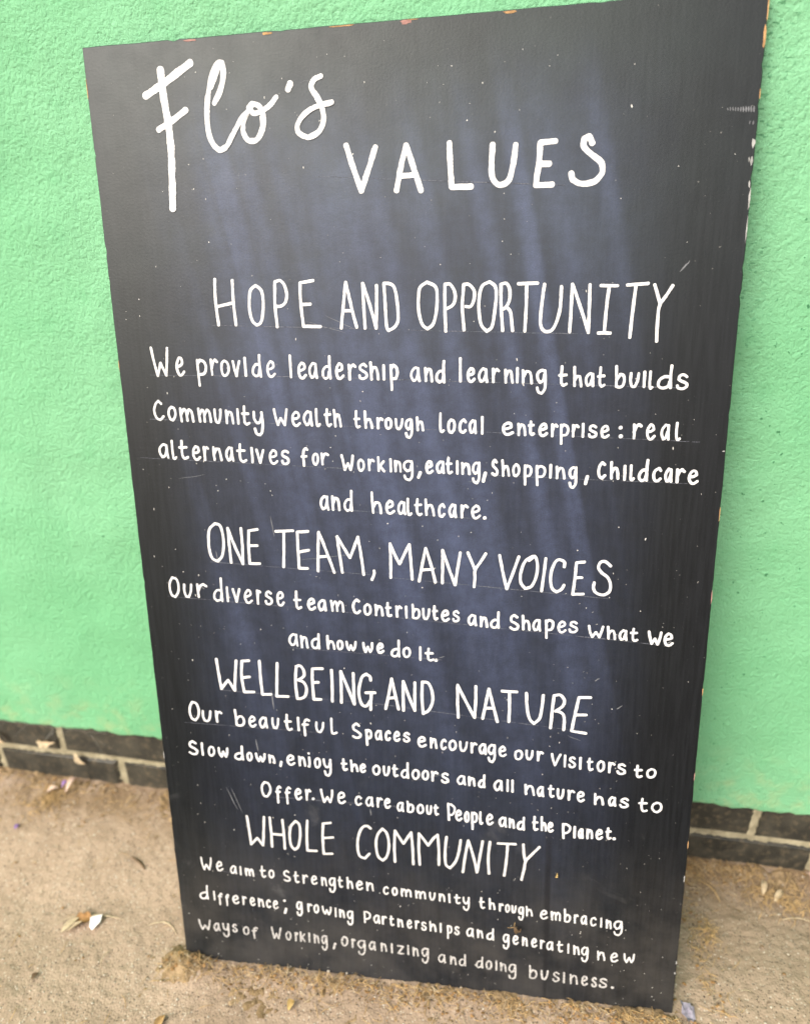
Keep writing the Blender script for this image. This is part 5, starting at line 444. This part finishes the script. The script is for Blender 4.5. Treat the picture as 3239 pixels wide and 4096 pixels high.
straws('straw_litter', 1500, M_STRAW, 'short golden bits of dry straw scattered over soil and path', .004, .021, (.0004, .0010))
straws('bleached_straw_litter', 560, M_STRAWP, 'short bleached pale straw bits scattered over soil and path', .003, .017, (.0004, .0009))
def flakes(name, count, mat, label, cat, r0, r1, sp=None):
    V, F = [], []
    for i in range(count):
        x, y = spot(random.random() if sp is None else sp); z = top(x, y)+.0015; r = random.uniform(r0, r1); m = 6; b = len(V); a0 = random.uniform(0, 6)
        tx, ty = random.uniform(-.6, .6), random.uniform(-.6, .6)
        for k in range(m):
            a = a0+2*math.pi*k/m; q = r*random.uniform(.5, 1.2); dx, dy = q*math.cos(a), q*math.sin(a)*.7; V.append((x+dx, y+dy, z+tx*dx+ty*dy+r*.3))
        V.append((x, y, z+r*.55)); F += [(b+k, b+(k+1) % m, b+m) for k in range(m)]
    return tag(mesh(name, V, F, mat), label, cat, kind='stuff')
flakes('leaf_crumbs', 650, M_CRUMB, 'brown crumbs of broken leaves lying in the soil and on the path', 'leaf litter', .0010, .0030)
def stones(name, count, mat, label, r0, r1, sp=None):
    V, F = [], []
    ico = [(0, 0, 1), (.9, 0, .3), (.28, .85, .3), (-.73, .53, .3), (-.73, -.53, .3), (.28, -.85, .3), (0, 0, -.6)]
    fc = [(0, 1, 2), (0, 2, 3), (0, 3, 4), (0, 4, 5), (0, 5, 1), (6, 2, 1), (6, 3, 2), (6, 4, 3), (6, 5, 4), (6, 1, 5)]
    for i in range(count):
        x, y = spot(random.random() if sp is None else sp); z = top(x, y)+.0004; r = random.uniform(r0, r1)**1; b = len(V); a = random.uniform(0, 6)
        for p in ico:
            j = random.uniform(.65, 1.15)*r; X, Y = p[0]*math.cos(a)-p[1]*math.sin(a), p[0]*math.sin(a)+p[1]*math.cos(a)
            V.append((x+X*j, y+Y*j*.85, z+p[2]*j*.7))
        F += [tuple(b+q for q in f) for f in fc]
    return tag(mesh(name, V, F, mat), label, 'grit', kind='stuff')
stones('grit', 1500, M_GRIT, 'pale sandy grit strewn over the tarmac path', .0006, .0022, .9)
stones('dark_grit', 1500, M_GRITD, 'dark specks of grit strewn over the tarmac path', .0006, .0016)
stones('soil_crumbs', 1600, M_SOIL, 'small brown clods of dry soil at the foot of wall and board', .0007, .0021, .3)
stones('soil_clods', 900, M_SOIL, 'small brown clods of dry soil along the board foot', .0006, .0019, .6)
def leafmesh(name, at, ang, L, wd, mat, curl=.25, lift=.003, parent=None, lobes=0, local=False):
    """a leaf or petal: curved blade with a raised midrib, 8 x 4 faces"""
    V, F = [], []; nl, nw = 10, 6
    x0, y0 = (0, 0) if local else at
    for i in range(nl+1):
        t = i/nl; hw = wd*.5*max(.03, math.sin(math.pi*t**.8))*(1+.35*lobes*math.cos(t*math.pi*6))
        for k in range(nw+1):
            s = 2*k/nw-1; a, b = L*(t-.5), hw*s; z = curl*wd*(s*s)*math.sin(math.pi*t)+lift*(.3+math.sin(t*2.6))+random.uniform(-1, 1)*wd*.02
            X, Y = a*math.cos(ang)-b*math.sin(ang), a*math.sin(ang)+b*math.cos(ang)
            V.append((X, Y, z))
    for i in range(nl):
        for k in range(nw): j = i*(nw+1)+k; F.append((j, j+1, j+nw+2, j+nw+1))
    o = mesh(name, V, F, mat, parent, True)
    if not local: o.location = (x0, y0, top(x0, y0)+.001)
    return o
def stalk(name, at, ang, L, wd, mat, bend, lift, parent=None):
    V, F = [], []; ribbon3(V, F, (0, 0, 0), ang, L, wd, bend, lift); o = mesh(name, V, F, mat, parent)
    o.location = (at[0], at[1], 0 if parent else top(*at)+.0008); return o
# the torn brown leaf lying on the open path
lf = empty('fallen_leaf', Matrix.Translation((-.468, -.197, top(-.468, -.197)+.001)))
tag(lf, 'torn brown dead leaf with pale stalk lying on the open path left of the blackboard', 'leaf')
leafmesh('blade', (0, 0), .35, .034, .017, M_LEAF, .3, .003, lf, 1, True)
o = leafmesh('blade', (0, 0), 1.0, .027, .010, M_STRAWP, .3, .003, lf, 0, True); o.location = (-.014, -.008, .001)
leafmesh('blade', (0, 0), .75, .022, .006, M_STRAWP, .3, .003, lf, 0, True).location = (-.006, -.009, .0015)
stalk('stalk', (.030, .008), .02, .050, .0017, M_STRAWP, .02, .003, lf).location.z = .003
stalk('stalk', (-.020, -.003), .55, .036, .0014, M_STRAWP, .05, .002, lf).location.z = .003
V = [(-.007, .006, .004), (.009, .010, .008), (.011, .001, .006), (.004, -.010, .002), (-.002, -.006, .003), (.003, .001, .007)]
pp = mesh('paper_scrap', V, [(0, 4, 5), (4, 3, 5), (3, 2, 5), (2, 1, 5), (1, 0, 5)], M_PAPER); pp.location = (-.452, -.199, top(-.452, -.199)+.0025)
tag(pp, 'small white scrap of paper lying against the torn brown leaf', 'scrap')
def one(o, label, cat, group=None): return tag(o, label, cat, group)
one(leafmesh('petal', (-.592, -.012), 1.15, .027, .010, M_PETAL, .5, .012), 'long curled pale pink petal standing in the soil by the left plinth', 'petal')
one(leafmesh('petal', (-.622, -.022), .5, .020, .009, M_PETAL, .4, .006), 'short faded pink petal lying flat in the soil by the left plinth', 'petal')
one(leafmesh('petal', (-.607, -.010), .9, .012, .008, M_PURP, .4, .006), 'crumpled purple petal between pink petals at the left plinth', 'petal')
one(leafmesh('petal', (-.646, -.082), 1.2, .009, .007, M_PURP, .3, .002), 'tiny violet petal lying alone at the left edge of the path', 'petal')
one(leafmesh('petal', (.540, -.012), 1.9, .026, .010, M_PETAL, .5, .012), 'upright pale petal leaning on the right plinth', 'petal')
one(leafmesh('petal', (.470, -.030), 1.3, .022, .008, M_STRAWP, .5, .008), 'pale cream petal in the straw clump right of the blackboard', 'petal')
one(leafmesh('petal', (.488, -.040), .8, .024, .008, M_STRAWP, .5, .006), 'long cream petal lying over the straw clump on the right', 'petal')
one(leafmesh('seed', (-.149, -.268), 1.1, .012, .009, M_YEL, .8, .003), 'plump yellow seed on the path below the blackboard', 'seed')
one(leafmesh('dead_leaf', (-.302, -.305), 1.35, .020, .010, M_STRAW, .5, .002), 'small ochre dead leaf on the path at the lower left', 'leaf')
one(leafmesh('dead_leaf', (-.49, -.272), 1.0, .010, .006, M_BUG, .5, .002), 'small dark curled leaf at the left edge of the path', 'leaf')
one(stalk('twig', (-.43, -.112), -.5, .034, .004, M_BUG, .05, .002), 'short brown twig on the path left of the blackboard', 'twig')
one(stalk('twig', (-.255-.09, -.075), 1.2, .020, .004, M_LEAF, .05, .002), 'flat brown twig close to the left edge of the blackboard', 'twig')
one(stalk('straw', (-.352, -.196), -.15, .045, .0018, M_STRAWP, .2, .003), 'long pale bent straw ending at the left edge of the blackboard', 'straw')
one(stalk('straw', (-.41, -.24), 1.5, .024, .0015, M_STRAWP, .15, .003), 'short upright pale straw on the open path left of the board', 'straw')
one(stalk('straw', (.395, -.045), -1.0, .040, .0018, M_STRAW, .12, .004), 'long golden straw lying right of the blackboard near the plinth', 'straw')
one(stalk('straw', (.50, -.075), .05, .040, .0018, M_STRAWP, .05, .004), 'pale straight straw at the right edge of the path', 'straw')
# straw clump at the right, dry weed tuft beside the board
V, F = [], []
for i in range(150):
    x, y = random.gauss(.505, .03), random.gauss(-.045, .014); ribbon3(V, F, (x, y, top(x, y)+random.uniform(0, .006)), random.uniform(0, 3.1), random.uniform(.008, .024), random.uniform(.0005, .0011), random.uniform(-.2, .2), random.uniform(0, .006))
one(mesh('straw_clump', V, F, M_STRAW), 'tangled clump of dry straw on the right below the plinth', 'straw clump')
V, F = [], []
for i in range(190):
    x, y = random.gauss(-.625, .019), random.gauss(-.034, .014); ribbon3(V, F, (x, y, top(x, y)+random.uniform(0, .005)), random.uniform(0, 3.1), random.uniform(.006, .022), random.uniform(.0005, .0011), random.uniform(-.2, .2), random.uniform(0, .006))
one(mesh('straw_clump', V, F, M_STRAW), 'loose golden straw clump on the left around the pink petals', 'straw clump')
V, F = [], []
for i in range(60):
    x, y = random.gauss(.372, .009), random.gauss(-.118, .012); ribbon3(V, F, (x, y, top(x, y)+random.uniform(0, .004)), random.uniform(0, 3.1), random.uniform(.006, .018), random.uniform(.0005, .0010), random.uniform(-.2, .2), random.uniform(0, .006))
one(mesh('weed_tuft', V, F, M_STRAW), 'small dry yellow weed tuft beside the right edge of the blackboard', 'weed')
# crumpled lilac scrap at the lower right corner of the board
V, F = [], []
for i in range(5):
    for k in range(5): V.append((.0038*(k-2)+random.uniform(-.0015, .0015), .0055*(i-2)+random.uniform(-.002, .002), random.uniform(.001, .006)))
F = [(5*i+k, 5*i+k+1, 5*i+k+6, 5*i+k+5) for i in range(4) for k in range(4) if (i, k) not in ((0, 0), (3, 3), (0, 3))]
ls = mesh('wrapper_scrap', V, F, M_LILAC); ls.location = (.322, -.222, top(.322, -.222)+.002); tag(ls, 'crumpled lilac scrap at the lower right corner of the blackboard', 'scrap')
# things caught on the plinth and on the board face
def on_wall(o, x, y, z, rx): o.location = (x, y, z); o.rotation_euler = (math.radians(rx), 0, 0); return o
one(on_wall(leafmesh('petal', (0, 0), -.75, .026, .011, M_STRAWP, .4, .003, None, 0, True), -.583, .0095, .052, 80), 'pale withered petal caught on the mortar joint of the left plinth', 'petal')
one(on_wall(leafmesh('dead_leaf', (0, 0), .1, .034, .013, M_STRAWP, .5, .003, None, 1, True), -.635, .0075, .082, 75), 'shrivelled pale leaf hanging in cobweb under the green render', 'leaf')
one(on_wall(leafmesh('dead_leaf', (0, 0), -.9, .026, .012, M_STRAWP, .5, .003, None, 0, True), -.715, .0075, .080, 75), 'yellowish dead leaf caught on the plinth at the far left', 'leaf')
V, F = [], []
V += [(-.735, .0035, .1195), (-.735, .0035, .1198), (-.52, .0035, .1192), (-.52, .0035, .1189)]; F.append((0, 1, 2, 3))
for i in range(15):
    a = random.uniform(-.72, -.53); b = a+random.uniform(-.05, .07); za = random.uniform(.1185, .1198); zb = random.uniform(.060, .112)
    k = len(V); V += [(a, .004, za), (a+.00022, .004, za), (b+.00022, .009, zb), (b, .009, zb)]; F.append((k, k+1, k+2, k+3))
one(mesh('cobweb', V, F, flat('grey_cobweb', (.40,.40,.36))), 'thin grey cobweb strands under the green render at the left', 'cobweb')
bug = empty('dried_seed_head', MB @ Matrix.Translation((.1205, .1055, .0035)) @ Matrix.Scale(.72, 4)); tag(bug, 'dried brown seed head stuck to the lower part of the blackboard', 'seed head')
leafmesh('husk', (0, 0), -.5, .013, .008, M_BUG, .8, .003, bug, 0, True)
o = leafmesh('husk', (0, 0), .9, .010, .004, M_BUG, .5, .002, bug, 0, True); o.location = (.004, -.003, .001)
o = stalk('stalk', (-.007, -.001), .2, .016, .0009, M_STRAW, .1, .002, bug); o = stalk('stalk', (-.003, .006), 1.6, .008, .0009, M_STRAW, .1, .002, bug)
fb = leafmesh('flower_bit', (0, 0), 1.4, .008, .0025, M_YEL, .5, .001, None, 1, True); fb.matrix_world = MB @ Matrix.Translation((.164, .1815, .0016)); tag(fb, 'tiny yellow flower bit stuck to the blackboard right of the lowest heading', 'flower bit')
